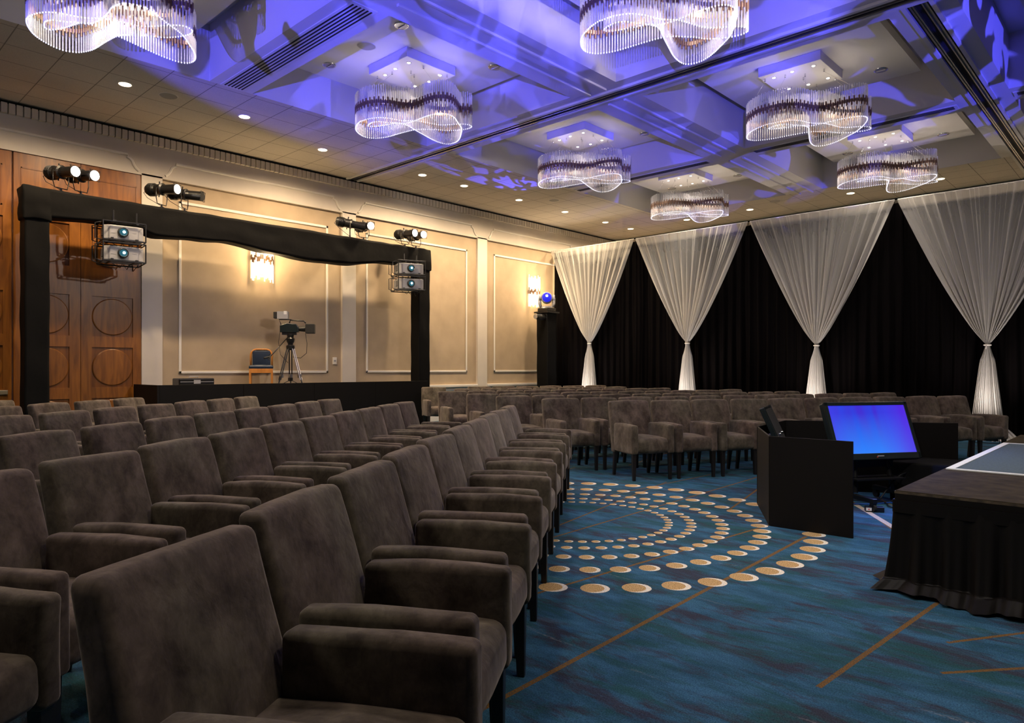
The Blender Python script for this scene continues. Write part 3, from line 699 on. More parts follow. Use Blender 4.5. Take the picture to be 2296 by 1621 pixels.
# ------------------------------------------------------------------ armchairs
CW = .287
def lean(p):      # backrest leans back with height
    z = max(0, p[2]-.40); k = 1-.55*z; return (-.245+(p[0]+.245)*k-z*.17-.10*z*z, p[1]*(1-.05*z), p[2])
def make_chair(seed):
    t = thing('armchair', '', 'chair'); R_ = random.Random(seed)
    mb = MB(); rbox(mb, (.035, 0, .415), (.275, .222, .085), .045, M['suede'], 6, (.012, 0, .030), None, .006, seed); mb.build('seat', t, smooth=True)
    mb = MB(); rbox(mb, (-.245, 0, .610), (.058, CW-.004, .318), .030, M['suede'], 7, (.020, .006, .008), lean, .007, seed+3.3); mb.build('backrest', t, smooth=True)
    for s_ in (-1, 1):
        mb = MB(); rbox(mb, (.055, s_*.243, .492), (.262, .043, .172), .024, M['suede'], 5, (.004, .010, .010), None, .005, seed+s_*2+9); mb.build('arm', t, smooth=True)
    for sx, sy in ((1, 1), (1, -1), (-1, 1), (-1, -1)):
        mb = MB(); x, y = (.27 if sx > 0 else -.22), sy*.243; x2 = x-(.05 if sx < 0 else -.005)
        a = .026; b_ = .017; vs = [(x-a, y-a, .36), (x+a, y-a, .36), (x+a, y+a, .36), (x-a, y+a, .36), (x2-b_, y-b_, 0), (x2+b_, y-b_, 0), (x2+b_, y+b_, 0), (x2-b_, y+b_, 0)]
        mb.add(vs, [(0, 1, 2, 3), (4, 7, 6, 5), (0, 4, 5, 1), (1, 5, 6, 2), (2, 6, 7, 3), (3, 7, 4, 0)], M['leg']); mb.build('leg', t, bevel=.003, seg=1)
    freeze(t); return t
protos = [make_chair(s_) for s_ in (1.0, 21.0, 47.0, 83.0)]; used = [False]*4
ORDN = ['first', 'second', 'third', 'fourth', 'fifth', 'sixth', 'seventh', 'eighth', 'ninth', 'tenth', 'eleventh', 'twelfth']
cc = [0]
def chair(x, y, rz, label, group):
    i = cc[0] % 4; cc[0] += 1; R_ = random.Random(cc[0]*13); rz += R_.uniform(-.02, .02)
    if not used[i]:
        used[i] = True; p = protos[i]; p.location = (x, y, 0); p.rotation_euler = (0, 0, rz); p['label'] = label; p['group'] = group; return p
    return dup(protos[i], (x, y, 0), rz, label, group)
BACKX = -.375      # local x of the top ridge of the backrest
# left block: far top corner of the first and last chair of each row, number of chairs, numbering from the camera outwards
LROWS = [((-1.85, .88), 126.3, .678, -0, 10, 'front row of the left block'),
         ((-3.53, .74), 126.2, .676, -1, 11, 'second row of the left block'),
         ((-5.52, 1.41), 126.4, .712, 0, 8, 'third row of the left block'),
         ((-7.53, 1.60), 126.8, .715, 0, 7, 'fourth row of the left block'),
         ((-9.50, 1.92), 127.1, .735, 0, 4, 'fifth row of the left block'),
         ((-11.30, 2.20), 127.1, .72, 0, 1, 'back row of the left block')]
for (P0, dr, pit, start, n, nm) in LROWS:
    dr = math.radians(dr); f = dr-PI/2-math.radians(4.2); ux, uy = math.cos(dr), math.sin(dr); fx, fy = math.cos(f), math.sin(f); wx, wy = -fy, fx
    for k_ in range(n):
        s_ = (k_+start)*pit
        if nm.startswith('front'): s_ += -.012*k_*(9-k_)*.2
        cx_ = P0[0]+ux*s_+fx*.36-wx*.272; cy_ = P0[1]+uy*s_+fy*.36-wy*.272
        if nm.startswith('second') and k_ == 0: cx_ += fx*.10; cy_ += fy*.10
        chair(cx_, cy_, f, 'grey suede armchair, %s from the near end of the %s' % (ORDN[k_], nm), 'armchairs of the left seating block')
# right block: back-top centres, fitted lines (n across rows, t along row)
RR = [(-8.20, 61.8, 4.11, .607, 10, -.00), (-9.13, 64.0, 3.53, .612, 11, -.045), (-10.18, 65.5, 3.17, .598, 10, -.055), (-11.18, 67.0, 2.95, .588, 10, -.085), (-12.60, 66.5, 2.76, .583, 9, -.09), (-13.95, 65.5, 3.36, .60, 7, -.09), (-15.65, 62.5, 4.06, .60, 6, -.03)]
RN = ['front row of the right block', 'second row of the right block', 'third row of the right block', 'fourth row of the right block', 'fifth row of the right block', 'sixth row of the right block', 'back row of the right block']
fa = math.radians(-29.4)
for (n0, dr, t0, pit, cnt, slope), nm in zip(RR, RN):
    f = math.radians(dr-90)
    for k_ in range(cnt):
        t_ = t0+pit*k_; n_ = n0+slope*k_
        bx = n_*math.cos(fa)-t_*math.sin(fa); by = n_*math.sin(fa)+t_*math.cos(fa)
        chair(bx-math.cos(f)*BACKX, by-math.sin(f)*BACKX, f, 'grey suede armchair, %s from the left end of the %s' % (ORDN[k_], nm), 'armchairs of the right seating block')
chair(-12.02+.33, 10.0+.0, math.radians(-29), 'lone brown-grey suede armchair set apart at the left end behind the right block', 'armchairs of the right seating block')

# ------------------------------------------------------------------ curtains
YD, ZD = 16.05, 4.86
PX = [-13.58, -10.58, -7.36, -4.16, -.96, 2.24]
TZ = [2.06, 1.99, 1.86, 1.80, 1.80]
def sheer(x0, x1, tz, seed, label, puddle):
    R_ = random.Random(seed); cx_ = (x0+x1)/2; W_ = (x1-x0)/2-.02; nu, nv = 260, 64; ph = R_.random()*6
    def wid(z):
        if z >= tz:
            s_ = (ZD-z)/(ZD-tz); return max(.035, W_*(1-s_)**.84), s_
        s_ = (tz-z)/tz; return .035+(.05+.20*s_**1.0)*min(1, s_*6)+puddle*max(0, s_-.86)*7, 1-s_
    def fn(u, v):
        z = ZD*(1-v); w_, s_ = wid(z); a = u*2-1
        up = z >= tz
        spread = 1-w_/W_
        q1 = noise.noise(Vector((u*7, seed, 0))); n1 = math.sin(u*2*PI*13+ph+3.2*q1+1.3*math.sin(u*9+ph))*(1+.9*noise.noise(Vector((u*5, seed, 3)))); n2 = math.sin(u*2*PI*33+ph*2+5*noise.noise(Vector((u*11, seed, 7))))*(.6+1.6*abs(noise.noise(Vector((u*6, seed, 9)))))+.5*noise.noise(Vector((u*40, seed, v*2)))
        k_ = (.034*n1+.013*n2)*(1 if up else .9)*min(1, .35+s_*1.5 if up else 1)
        # gathers: fabric bunches towards the edges a little
        x = cx_+a*w_*(1-.05*math.cos(a*PI)*spread)+.012*n2*(w_/W_)
        y = YD+k_*(1+.8*spread)*(min(1, w_/.25)+.25)-(.05*math.sin(math.acos(max(-1, min(1, a))))*spread)
        if not up: y -= .10*math.sqrt(max(0, 1-a*a))*min(1, (tz-z)/tz*2)+puddle*1.5*max(0, 1-z/.28)**2
        if z < .02: z = .006+.004*n1
        return (x, y, max(z, .004))
    mb = MB(); mb.grid(nu, nv, fn, M['sheer']); o = mb.build('sheer_curtain', smooth=True)
    at = o.data.attributes.new('gather', 'FLOAT', 'POINT')
    vals = []
    for v in range(nv+1):
        z = ZD*(1-v/nv); w_, s_ = wid(z)
        for u in range(nu+1):
            e = abs(u/nu*2-1); g = (1-w_/W_)*1.05 if z >= tz else .98
            g = g*.75+.28*max(0, e-.8)*5*(1 if z < ZD-.3 else 0) if z >= tz else g
            if ZD-z < .16: g += .22
            vals.append(min(1, max(0, g-.05)))
    at.data.foreach_set('value', vals)
    tag(o, label, 'curtain', 'white sheers tied at the waist')
    return o
SL = ['white sheer curtain tied at the waist, leftmost beside the blue moving light', 'white sheer curtain tied at the waist, second from the left', 'white sheer curtain tied at the waist, third from the left', 'white sheer curtain tied at the waist, rightmost with its hem on the carpet', 'white sheer curtain tied at the waist, beyond the right edge of the stage']
for i in range(5):
    sheer(PX[i], PX[i+1], TZ[i], i+3, SL[i], .30 if i == 3 else .12)
    t = thing('curtain_tie', 'white band knotting the %s sheer curtain' % ('leftmost', 'second', 'third', 'fourth', 'fifth')[i], 'curtain tie', ((PX[i]+PX[i+1])/2, YD-.03, TZ[i]), 0, 'ties round the sheers')
    mb = MB(); mb.tube([(.055*math.cos(a*PI/8), .05*math.sin(a*PI/8), 0) for a in range(16)], .014, M['trim'], 8, True); mb.build('band', t, smooth=True)
    mb = MB(); mb.tube([(.0, -.055, 0), (-.01, -.07, -.03), (-.015, -.06, -.08)], .006, M['trim'], 6); mb.build('knot_end', t, smooth=True)
BLK = ['leftmost black velvet drape behind the first sheer', 'black velvet drape behind the second sheer', 'black velvet drape behind the third sheer', 'black velvet drape behind the fourth sheer', 'black velvet drape beyond the right end of the stage']
for i in range(5):
    x0, x1 = PX[i]-.06, PX[i+1]+.06; R_ = random.Random(50+i); ph = R_.random()*6
    def fn(u, v, x0=x0, x1=x1, ph=ph, i=i):
        z = ZD*(1-v)-.01; k_ = .05*math.sin(u*2*PI*13+ph+1.5*math.sin(u*7+ph))+.022*math.sin(u*2*PI*29+ph)
        return (x0+(x1-x0)*u+.01*math.sin(v*9+u*30), YD+.28+.10*(i % 2)+k_*(.5+.6*v), max(.01, z))
    mb = MB(); mb.grid(200, 24, fn, M['velvet']); o = mb.build('velvet_drape', smooth=True); tag(o, BLK[i], 'curtain', 'black velvet drapes under the sheers')
for i in range(6):
    t = thing('drape_upright', 'black steel upright pole of the drape line, %s from the left' % ORDN[i], 'pole', (PX[i], YD+.56, 0), 0, 'uprights of the drape line')
    mb = MB(); mb.cyl((0, 0, .012), (0, 0, 4.90), .026, M['blackp'], n=14); mb.cyl((0, 0, 4.90), (0, 0, 4.925), .045, M['blackp'], r1=.02, n=14); mb.build('pole', t, smooth=False)
    mb = MB(); mb.box((-.2, -.08, 0), (.2, .08, .012), M['blackp']); mb.build('base_plate', t)
for i in range(5):
    mb = MB(); mb.cyl((PX[i]+.03, YD+.02, ZD+.005), (PX[i+1]-.03, YD+.02, ZD+.005), .014, M['trim'], n=10); o = mb.build('curtain_rod', smooth=True)
    tag(o, 'white curtain rod carrying the %s sheer curtain' % ('leftmost', 'second', 'third', 'fourth', 'fifth')[i], 'curtain rod', 'rods of the drape line')
# uplights at the hem of the sheers
up = thing('floor_uplight', '', 'uplight'); mb = MB(); mb.box((-.17, -.05, .055), (.17, .05, .125), M['blackp'], Matrix.Rotation(-.5, 3, 'X')); mb.build('housing', up, bevel=.012)
mb = MB(); mb.box((-.15, .012, .118), (.15, .05, .124), M['grey'], Matrix.Rotation(-.5, 3, 'X'), (0, 0, .09)); mb.build('lens', up)
mb = MB(); mb.tube([(-.185, 0, .09), (-.185, 0, .008), (-.185, .05, .004)], .006, M['blackp'], 6); mb.tube([(.185, 0, .09), (.185, 0, .008), (.185, .05, .004)], .006, M['blackp'], 6); mb.tube([(-.185, 0, .006), (.185, 0, .006)], .005, M['blackp'], 6); mb.build('bracket', up, smooth=True); freeze(up)
fl = [True]
for i in range(4):
    x = (PX[i]+PX[i+1])/2; put(up, fl, (x+.15, YD-1.0, 0), ('black floor uplight at the foot of the leftmost sheer', 'black floor uplight at the foot of the second sheer', 'black floor uplight at the foot of the third sheer', 'black floor uplight on the white hem of the rightmost sheer')[i], 'floor uplights along the sheers')
    lamp('uplight_lamp', 'SPOT', (x+.15, YD-1.0, .16), 150, (1, .88, .80), (x, YD, 2.0), .08, 95, .9)
    lamp('sheer_front_spot', 'SPOT', (x, YD-3.2, 5.45), 130, (1, .86, .72), (x, YD, 3.2), .1, 80, .9)  # unseen spot high in front of the sheer

# ------------------------------------------------------------------ black wrapped lighting frame
XB = -12.8
t = thing('lighting_frame', 'large black cloth-wrapped goalpost frame over the camera riser', 'lighting frame', (XB, 6.75, 0))
def cloth_box(mb, a, b_, m, n=26, amp=.012, seed=0, sag=None, axis=2):
    (x0, y0, z0), (x1, y1, z1) = a, b_
    if axis == 2:
        def fn(u, v):
            per = u*4; s_ = int(per) % 4; f = per-int(per); cs = [(x0, y0), (x1, y0), (x1, y1), (x0, y1)]
            p, q_ = cs[s_], cs[(s_+1) % 4]; x = p[0]+(q_[0]-p[0])*f; y = p[1]+(q_[1]-p[1])*f; z = z0+(z1-z0)*v
            nn = noise.noise_vector(Vector((x*4+seed, y*4, z*2.2)))*amp; return (x+nn.x, y+nn.y, z)
        mb.grid(40, n, fn, m); mb.box((x0+.01, y0+.01, z1-.02), (x1-.01, y1-.01, z1+.003), m)
    else:
        def fn(u, v):
            per = u*4; s_ = int(per) % 4; f = per-int(per); cs = [(x0, z0), (x1, z0), (x1, z1), (x0, z1)]
            p, q_ = cs[s_], cs[(s_+1) % 4]; x = p[0]+(q_[0]-p[0])*f; z = p[1]+(q_[1]-p[1])*f; y = y0+(y1-y0)*v
            if sag: z -= sag(v)*(1-(z-z0)/(z1-z0))
            nn = noise.noise_vector(Vector((x*4+seed, y*3, z*4)))*amp; return (x+nn.x, y, z+nn.z)
        mb.grid(40, n*3, fn, m)
Rr = bpy.data.objects
mb = MB(); cloth_box(mb, (-.15, -4.12, .02), (.15, -3.80, 3.80), M['wrap'], 40, .012, 1); mb.build('post', t, smooth=True)
mb = MB(); cloth_box(mb, (-.15, 3.52, .02), (.15, 3.84, 3.80), M['wrap'], 40, .012, 5); mb.build('post', t, smooth=True)
mb = MB()
def sagf(v):
    y = 2.85+7.52*v; T = [(2.8, .10), (3.7, .05), (4.2, .07), (4.55, .17), (5.2, .13), (5.8, .10), (6.6, .18), (7.5, .25), (8.3, .23), (9.4, .09), (10.5, .02)]
    for (a, p), (b_, q_) in zip(T, T[1:]):
        if y <= b_: f = (y-a)/(b_-a); f = f*f*(3-2*f); return p+(q_-p)*f
    return .02
cloth_box(mb, (-.16, -3.9, 3.79), (.16, 3.62, 4.13), M['wrap'], 40, .014, 2, sagf, 1); mb.build('beam', t, smooth=True)
for yy, nm in ((-3.96, 0), (3.68, 1)):
    mb = MB(); rbox(mb, (0, yy, 3.885), (.172, .19, .25), .025, M['wrap'], 6, (.02, .02, .02), None, .022, 4+nm*5); mb.build('corner_wrap', t, smooth=True)
    mb = MB(); mb.box((-.28, yy-.28, 0), (.28, yy+.28, .025), M['blackp']); mb.build('base_plate', t)
tag(MB().box((0, 0, 0), (.3, .45, .1), M['rubber']).build('sand_bag', bevel=.04), 'black sandbag at the foot of the right frame post', 'sandbag').location = (-12.52, 10.15, .0)

# ------------------------------------------------------------------ ellipsoidal spotlights
def ers(y, z, aimv, lit, label):
    o = Vector((XB, y, 4.13)); t = thing('spotlight', label, 'stage light', o, 0, 'spotlights standing on the black beam')
    h = z-4.13+.02; A = Vector(aimv).normalized(); c = Vector((0, 0, h))
    mb = MB(); mb.lathe(c-A*.30, A, [(0, .045), (.01, .085), (.07, .105), (.17, .105), (.20, .09), (.29, .095), (.33, .11), (.345, .085), (.40, .080), (.56, .084), (.62, .088)], M['blackp'], 18); body = mb.build('body', t, smooth=False)
    side = A.cross(Vector((0, 0, 1))).normalized(); upv = side.cross(A)
    mb = MB()
    for k_ in range(5): mb.lathe(c-A*(.24-.022*k_), A, [(0, .104), (.003, .116), (.009, .116), (.012, .104)], M['blackp'], 14, cap=False)
    mb.build('cooling_fins', body)
    mb = MB(); q0 = c+A*.30
    for vs in (((-1, -1)), ((1, -1)), ((1, 1)), ((-1, 1))): mb.tube([q0+(side*vs[0]+upv*vs[1])*.082, q0+A*.03+(side*vs[0]+upv*vs[1])*.078], .004, M['blackp'], 5)
    mb.tube([q0+A*.025+(side*a+upv*b_)*.084 for a, b_ in ((-1, -1), (1, -1), (1, 1), (-1, 1))], .0045, M['blackp'], 5, True); mb.build('gel_frame', body)
    mb = MB(); mb.lathe(c+A*.322, A, [(0, .077), (.002, .079)], M['lampw'] if lit else M['dark'], 24); mb.build('lens', t, label='glowing white lens' if lit else 'dark unlit lens')
    mb = MB(); sv = side*.13
    mb.tube([c+sv, c+sv-Vector((0, 0, .16)), c+sv*.8-Vector((0, 0, h-.075)), c-sv*.8-Vector((0, 0, h-.075)), c-sv-Vector((0, 0, .16)), c-sv], .008, M['blackp'], 6)
    mb.tube([c+sv*1.06, c-sv*1.06], .007, M['blackp'], 6); mb.build('yoke', t, smooth=True)
    mb = MB(); mb.cyl((0, 0, -.01), (0, 0, .08), .016, M['blackp'], n=10); mb.box((-.02, -.035, -.005), (.02, .035, .035), M['blackp']); mb.build('clamp', t)
    mb = MB(); mb.cyl(c+upv*.08-A*.05, c+upv*.14-A*.05, .012, M['blackp'], n=8); mb.cyl(c-upv*.08-A*.05, c-upv*.13-A*.05, .010, M['blackp'], n=8); mb.build('shutter_knob', t)
    mb = MB(); mb.tube([c-A*.30, c-A*.33+side*.05-Vector((0, 0, .06)), c-A*.22+side*.09-Vector((0, 0, .16)), (0, .06, .02), (0, .1, .004)], .005, M['cable'], 5); mb.build('power_cable', t, smooth=True)
    if lit: lamp('spotlight_lamp', 'SPOT', o+c+A*.36, 260, (1, .90, .78), (o+c+A*10), .05, 30, .5)
    return t
SPL = [(3.14, 4.44, (1, .42, -.06), 1, 'leftmost lit black spotlight on the beam, near the corner wrap'), (3.42, 4.44, (1, .38, -.10), 1, 'lit black spotlight on the beam, second from the left'),
       (4.66, 4.45, (1, .55, -.05), 1, 'lit black spotlight on the beam in front of the white pilaster'), (5.05, 4.43, (1, .95, -.14), 0, 'unlit black spotlight on the beam with a dark lens pointing right'),
       (8.50, 4.43, (1, 1.6, -.30), 0, 'unlit black spotlight on the beam, turned away with no lit lens'), (8.85, 4.42, (1, -.12, -.10), 1, 'lit black spotlight on the beam, sixth from the left'),
       (9.98, 4.42, (1, .1, -.05), 1, 'lit black spotlight near the right end of the beam, left one of its pair'), (10.30, 4.42, (1, -.1, -.05), 1, 'rightmost lit black spotlight on the beam')]
for a in SPL: ers(a[0], a[1], a[2], a[3], a[4])

# ------------------------------------------------------------------ caged projectors
def projector(y, z, rz, label, zt):
    t = thing('projector', label, 'projector', (XB+(.05 if y < 6 else .27), y, z), rz, 'projectors hanging from the black beam')
    mb = MB(); mb.prism([(-.24, -.27), (.20, -.29), (.26, -.20), (.26, .20), (.22, .29), (-.24, .29)], 2, -.03, .20, M['pwhite']); mb.build('shell', t, bevel=.012)
    mb = MB(); mb.lathe((.26, -.02, .085), (1, 0, 0), [(-.02, .085), (.03, .082), (.075, .075), (.075, .060), (.05, .055)], M['bezel'], 28, cap=False); mb.lathe((.30, -.02, .085), (1, 0, 0), [(0, .02), (.012, .058)], M['lens'], 24); ln = mb.build('lens_barrel', t, smooth=True)
    mb = MB(); mb.lathe((.318, -.01, .09), (1, 0, 0), [(0, .022), (.004, .018)], M['lensc'], 16); mb.build('lit_lens', ln)
    mb = MB()
    mb.box((.02, -.293, .03), (.17, -.286, .15), M['dark'])
    for k_ in range(9): mb.box((.02, -.297, .04+k_*.012), (.17, -.288, .045+k_*.012), M['grey'])
    mb.build('vent_grille', t)
    mb = MB(); mb.box((.259, -.19, .065), (.264, -.13, .12), M['grey']); mb.build('intake', t); mb = MB(); mb.box((.259, .12, .09), (.264, .17, .098), M['grey']); mb.build('maker_mark', t)
    mb = MB(); e = .31; zs = (-.05, zt)
    for zz in zs:
        mb.tube([(-e, -e, zz), (e, -e, zz), (e, e, zz), (-e, e, zz)], .012, M['blackp'], 6, True)
    for (a, b_) in ((-1, -1), (1, -1), (1, 1), (-1, 1)): mb.tube([(a*e, b_*e, zs[0]), (a*e, b_*e, zs[1])], .012, M['blackp'], 6)
    mb.tube([(-e*.5, -e, zs[0]), (-e*.5, -e-.09, zs[0]+.03), (-e*.5, -e-.09, zs[1]-.03), (-e*.5, -e, zs[1])], .010, M['blackp'], 6)
    mb.tube([(e*.5, -e, zs[0]), (e*.5, -e-.09, zs[0]+.03), (e*.5, -e-.09, zs[1]-.03), (e*.5, -e, zs[1])], .010, M['blackp'], 6)
    mb.box((-e, -.20, -.032), (e, -.16, -.012), M['blackp']); mb.box((-e, .16, -.032), (e, .20, -.012), M['blackp']); mb.build('cage', t, smooth=False)
    mb = MB()
    for k_ in range(3): mb.tube([(-.2, -.1+.15*k_, -.03), (-.1, .0+.1*k_, -.11-.02*k_), (.05, .12*k_, -.06)], .005, M['cable'], 5)
    mb.build('loose_cable', t, smooth=True)
    return t
projector(4.0, 3.49, math.radians(-8), 'pale projector in a black cage under the left of the beam, upper one', .25); projector(4.0, 3.15, math.radians(-8), 'pale projector in a black cage under the left of the beam, lower one', .25)
projector(9.86, 3.49, math.radians(-22), 'pale projector in a black cage at the right post, upper one', .25); projector(9.86, 3.15, math.radians(-22), 'pale projector in a black cage at the right post, lower one', .25)
for yy, nm in ((4.0, 'left'), (9.95, 'right')):
    t = thing('hanging_bracket', 'black steel bracket clamping the %s projector cages to the beam' % nm, 'bracket', (XB+.05, yy, 3.74), 0, 'projector brackets')
    mb = MB(); mb.box((-.25, -.2, .0), (.25, -.15, .03), M['blackp']); mb.box((-.25, .15, .0), (.25, .2, .03), M['blackp']); mb.build('cross_bar', t)
    for sy in (-.175, .175): mb = MB(); mb.cyl((.18, sy, .0), (.18, sy, .2), .015, M['blackp'], n=8); mb.build('drop_rod', t)

# ------------------------------------------------------------------ camera riser
t = thing('camera_riser', 'black raised camera platform with a tall plain front along the left wall', 'platform', (-12.95, 8.0, 0))
mb = MB(); mb.box((-.5, -3.45, .55), (.42, 2.2, .60), M['blackm']); mb.build('deck', t)
mb = MB()
for k_ in range(4):
    y0 = -3.5+k_*1.47; mb.box((.46, y0+.003, .0), (.50, y0+1.467, 1.065), M['blackm'])
mb.build('front_panels', t, bevel=.002, seg=1)
mb = MB(); mb.box((-.62, -3.54, 0), (.50, -3.50, 1.065), M['blackm']); mb.build('side_panel', t)
mb = MB()
for yy in (-3.2, -1, 1, 2.1):
    for xx in (-.42, .35): mb.cyl((xx, yy, 0), (xx, yy, .55), .024, M['blackp'], n=10)
mb.build('leg_frame', t)
o = MB().box((-.16, -.32, 0), (.16, .32, .57), M['blackp']).build('equipment_case', None, bevel=.02); o.location = (-13.13, 5.34, .60); tag(o, 'black equipment case standing on the riser, left of the stool', 'case')
mb = MB(); mb.tube([(.0, -.08, .57), (.0, -.08, .60), (0, .08, .60), (0, .08, .57)], .008, M['grey'], 6); mb.build('handle', o)
mb = MB(); mb.box((.155, -.3, .50), (.165, .3, .51), M['grey']); mb.box((.155, -.06, .47), (.168, .06, .54), M['grey']); mb.build('latch', o)
# bar-height chair
t = thing('bar_chair', 'tall oak chair with navy padded seat and back on the riser', 'chair', (-13.05, 6.62, .60), math.radians(-28))
mb = MB(); rbox(mb, (.0, 0, .775), (.22, .225, .035), .028, M['blue_vinyl'], 5, (0, 0, .018)); mb.build('seat', t, smooth=True)
mb = MB(); mb.box((-.21, -.215, .66), (.21, -.185, .745), M['oak']); mb.box((-.21, .185, .66), (.21, .215, .745), M['oak']); mb.box((.185, -.215, .66), (.215, .215, .745), M['oak']); mb.box((-.215, -.215, .66), (-.185, .215, .745), M['oak']); mb.build('seat_frame', t, bevel=.004)
def arch(w_, z0, z1, r, n=8):
    pts = [(-.2, -w_, z0), (-.2, -w_, z1-r)]; pts += [(-.2, -w_+r-r*math.cos(PI/2*i/n), z1-r+r*math.sin(PI/2*i/n)) for i in range(1, n+1)]
    return pts+[(p[0], -p[1], p[2]) for p in reversed(pts)]
mb = MB(); mb.tube(arch(.20, .745, 1.13, .12), .020, M['oak'], 8); mb.build('back_frame', t, smooth=True)
mb = MB(); rbox(mb, (-.20, 0, .955), (.022, .170, .155), .02, M['blue_vinyl'], 5, (.01, 0, 0)); mb.build('back_pad', t, smooth=True)
for sx, sy in ((1, 1), (1, -1), (-1, 1), (-1, -1)):
    mb = MB(); mb.box((sx*.20-.02, sy*.20-.02, 0), (sx*.20+.02, sy*.20+.02, .70), M['oak']); mb.build('leg', t, bevel=.004)
mb = MB(); mb.box((.185, -.2, .28), (.215, .2, .31), M['oak']); mb.box((-.2, -.21, .24), (.2, -.19, .27), M['oak']); mb.box((-.2, .19, .24), (.2, .21, .27), M['oak']); mb.build('footrest', t)
# broadcast camera on tripod
tx, ty = -13.0, 7.22
t = thing('camera_tripod', 'black tripod holding the broadcast camera on the riser', 'tripod', (tx, ty, .60))
for k_, a in enumerate((2.62, .35, -1.35)):
    dx, dy = math.cos(a), math.sin(a); mb = MB()
    for s_ in (-.025, .025):
        mb.cyl((dx*.06-dy*s_, dy*.06+dx*s_, 1.18), (dx*.27-dy*s_, dy*.27+dx*s_, .52), .012, M['alu'] if k_ == 1 else M['blackp'], n=8)
    mb.cyl((dx*.24, dy*.24, .62), (dx*.44, dy*.44, .02), .014, M['blackp'], n=8); mb.cyl((dx*.44, dy*.44, .0), (dx*.44, dy*.44, .04), .022, M['rubber'], n=8)
    mb.box((dx*.23-.03, dy*.23-.03, .56), (dx*.23+.03, dy*.23+.03, .63), M['alu']); mb.build('leg', t)
mb = MB()
for a in (2.62, .35, -1.35): mb.cyl((0, 0, .52), (math.cos(a)*.30, math.sin(a)*.30, .40), .007, M['blackp'], n=6)
mb.box((-.035, -.035, .49), (.035, .035, .56), M['blackp']); mb.build('spreader', t)
mb = MB(); mb.lathe((0, 0, 1.12), (0, 0, 1), [(0, .03), (.03, .085), (.09, .085), (.11, .05), (.14, .055), (.17, .075), (.23, .085), (.26, .06), (.30, .07), (.34, .07)], M['blackp'], 18); mb.build('fluid_head', t)
mb = MB(); hp = Vector((-.02, -.05, 1.38)); e_ = Vector((.12, -.50, .98)); mb.tube([hp, hp.lerp(e_, .6), e_], .010, M['blackp'], 6)
mb.tube([e_, e_+Vector((.02, -.14, -.03))], .020, M['rubber'], 8); mb.tube([e_+Vector((0, .02, .04)), e_+Vector((.03, -.05, -.06))], .016, M['rubber'], 8); mb.build('pan_handle', t, smooth=True)
A = Vector((.60, .78, -.02)).normalized(); SD = A.cross(Vector((0, 0, 1))).normalized()
t = thing('broadcast_camera', 'black broadcast camera with square lens hood and pale viewfinder on the tripod', 'camera', (tx, ty, 2.08), math.atan2(A.y, A.x))
mb = MB(); mb.prism([(-.20, .0), (.17, .0), (.17, .10), (.12, .17), (-.06, .19), (-.20, .14)], 1, -.07, .07, M['bezel']); mb.build('body', t, bevel=.012)
mb = MB(); mb.box((-.16, -.05, -.05), (.12, .05, .0), M['blackp']); mb.build('mount_plate', t)
mb = MB(); mb.lathe((.17, 0, .075), (1, 0, 0), [(0, .05), (.05, .055), (.12, .062), (.16, .060)], M['blackp'], 20); mb.build('lens', t)
mb = MB(); mb.prism([(.30, -.085), (.48, -.105), (.48, .105), (.30, .085)], 2, -.02, .175, M['rubber']); mb.build('lens_hood', t, bevel=.012)
mb = MB(); mb.tube([(-.02, 0, .19), (.0, 0, .25), (.26, 0, .235), (.30, 0, .19)], .014, M['blackp'], 8); mb.tube([(-.18, 0, .15), (-.22, 0, .26), (.02, 0, .26)], .010, M['blackp'], 8); mb.build('top_handle', t, smooth=True)
mb = MB(); mb.box((-.25, -.08, .27), (-.04, .08, .42), M['grey']); mb.box((-.12, -.082, .36), (-.06, -.079, .43), M['label']); vf = mb.build('viewfinder', t, bevel=.006, label='pale grey viewfinder box')
mb = MB(); mb.box((-.32, -.085, .28), (-.25, .085, .41), M['rubber']); mb.build('eye_hood', vf, bevel=.008)
mb = MB(); mb.tube([(.30, -.03, -.02), (.33, -.04, -.22), (.32, -.03, -.42), (.20, 0, -.52), (.05, 0, -.50)], .006, M['cable'], 6); mb.tube([(-.20, .02, .05), (-.24, .03, -.2), (-.2, .03, -.45), (-.05, .03, -.62)], .005, M['cable'], 6); mb.build('cable', t, smooth=True)
o = MB().box((WX-.025, 8.62, 1.44), (WX+.0, 8.72, 1.60), M['trim']).build('wall_control', None, bevel=.004); tag(o, 'small cream control plate on the beige wall right of the camera', 'wall switch')
mb = MB(); mb.box((WX+.0, 8.645, 1.50), (WX+.004, 8.695, 1.54), M['grey']); mb.build('button', o)

# ------------------------------------------------------------------ black tower with moving light
t = thing('light_tower', 'short black cloth-wrapped tower carrying the blue moving light', 'tower', (-13.02, 15.25, 0))
mb = MB(); cloth_box(mb, (-.20, -.20, .02), (.20, .20, 2.93), M['wrap'], 40, .012, 9); mb.build('wrapped_column', t, smooth=True)
mb = MB(); mb.box((-.26, -.26, 2.93), (.26, .26, 2.97), M['blackp']); mb.box((-.3, -.3, 0), (.3, .3, .02), M['blackp']); mb.build('top_plate', t)
t = thing('moving_light', 'moving head light with a glowing blue lens on the black tower', 'stage light', (-13.02, 15.25, 2.97))
mb = MB(); mb.box((-.19, -.19, 0), (.19, .19, .11), M['blackp']); mb.build('base', t, bevel=.02)
FD = Vector((.66, -.74, .08)).normalized(); SDm = FD.cross(Vector((0, 0, 1))).normalized()
mb = MB(); cM = Vector((0, 0, .40))
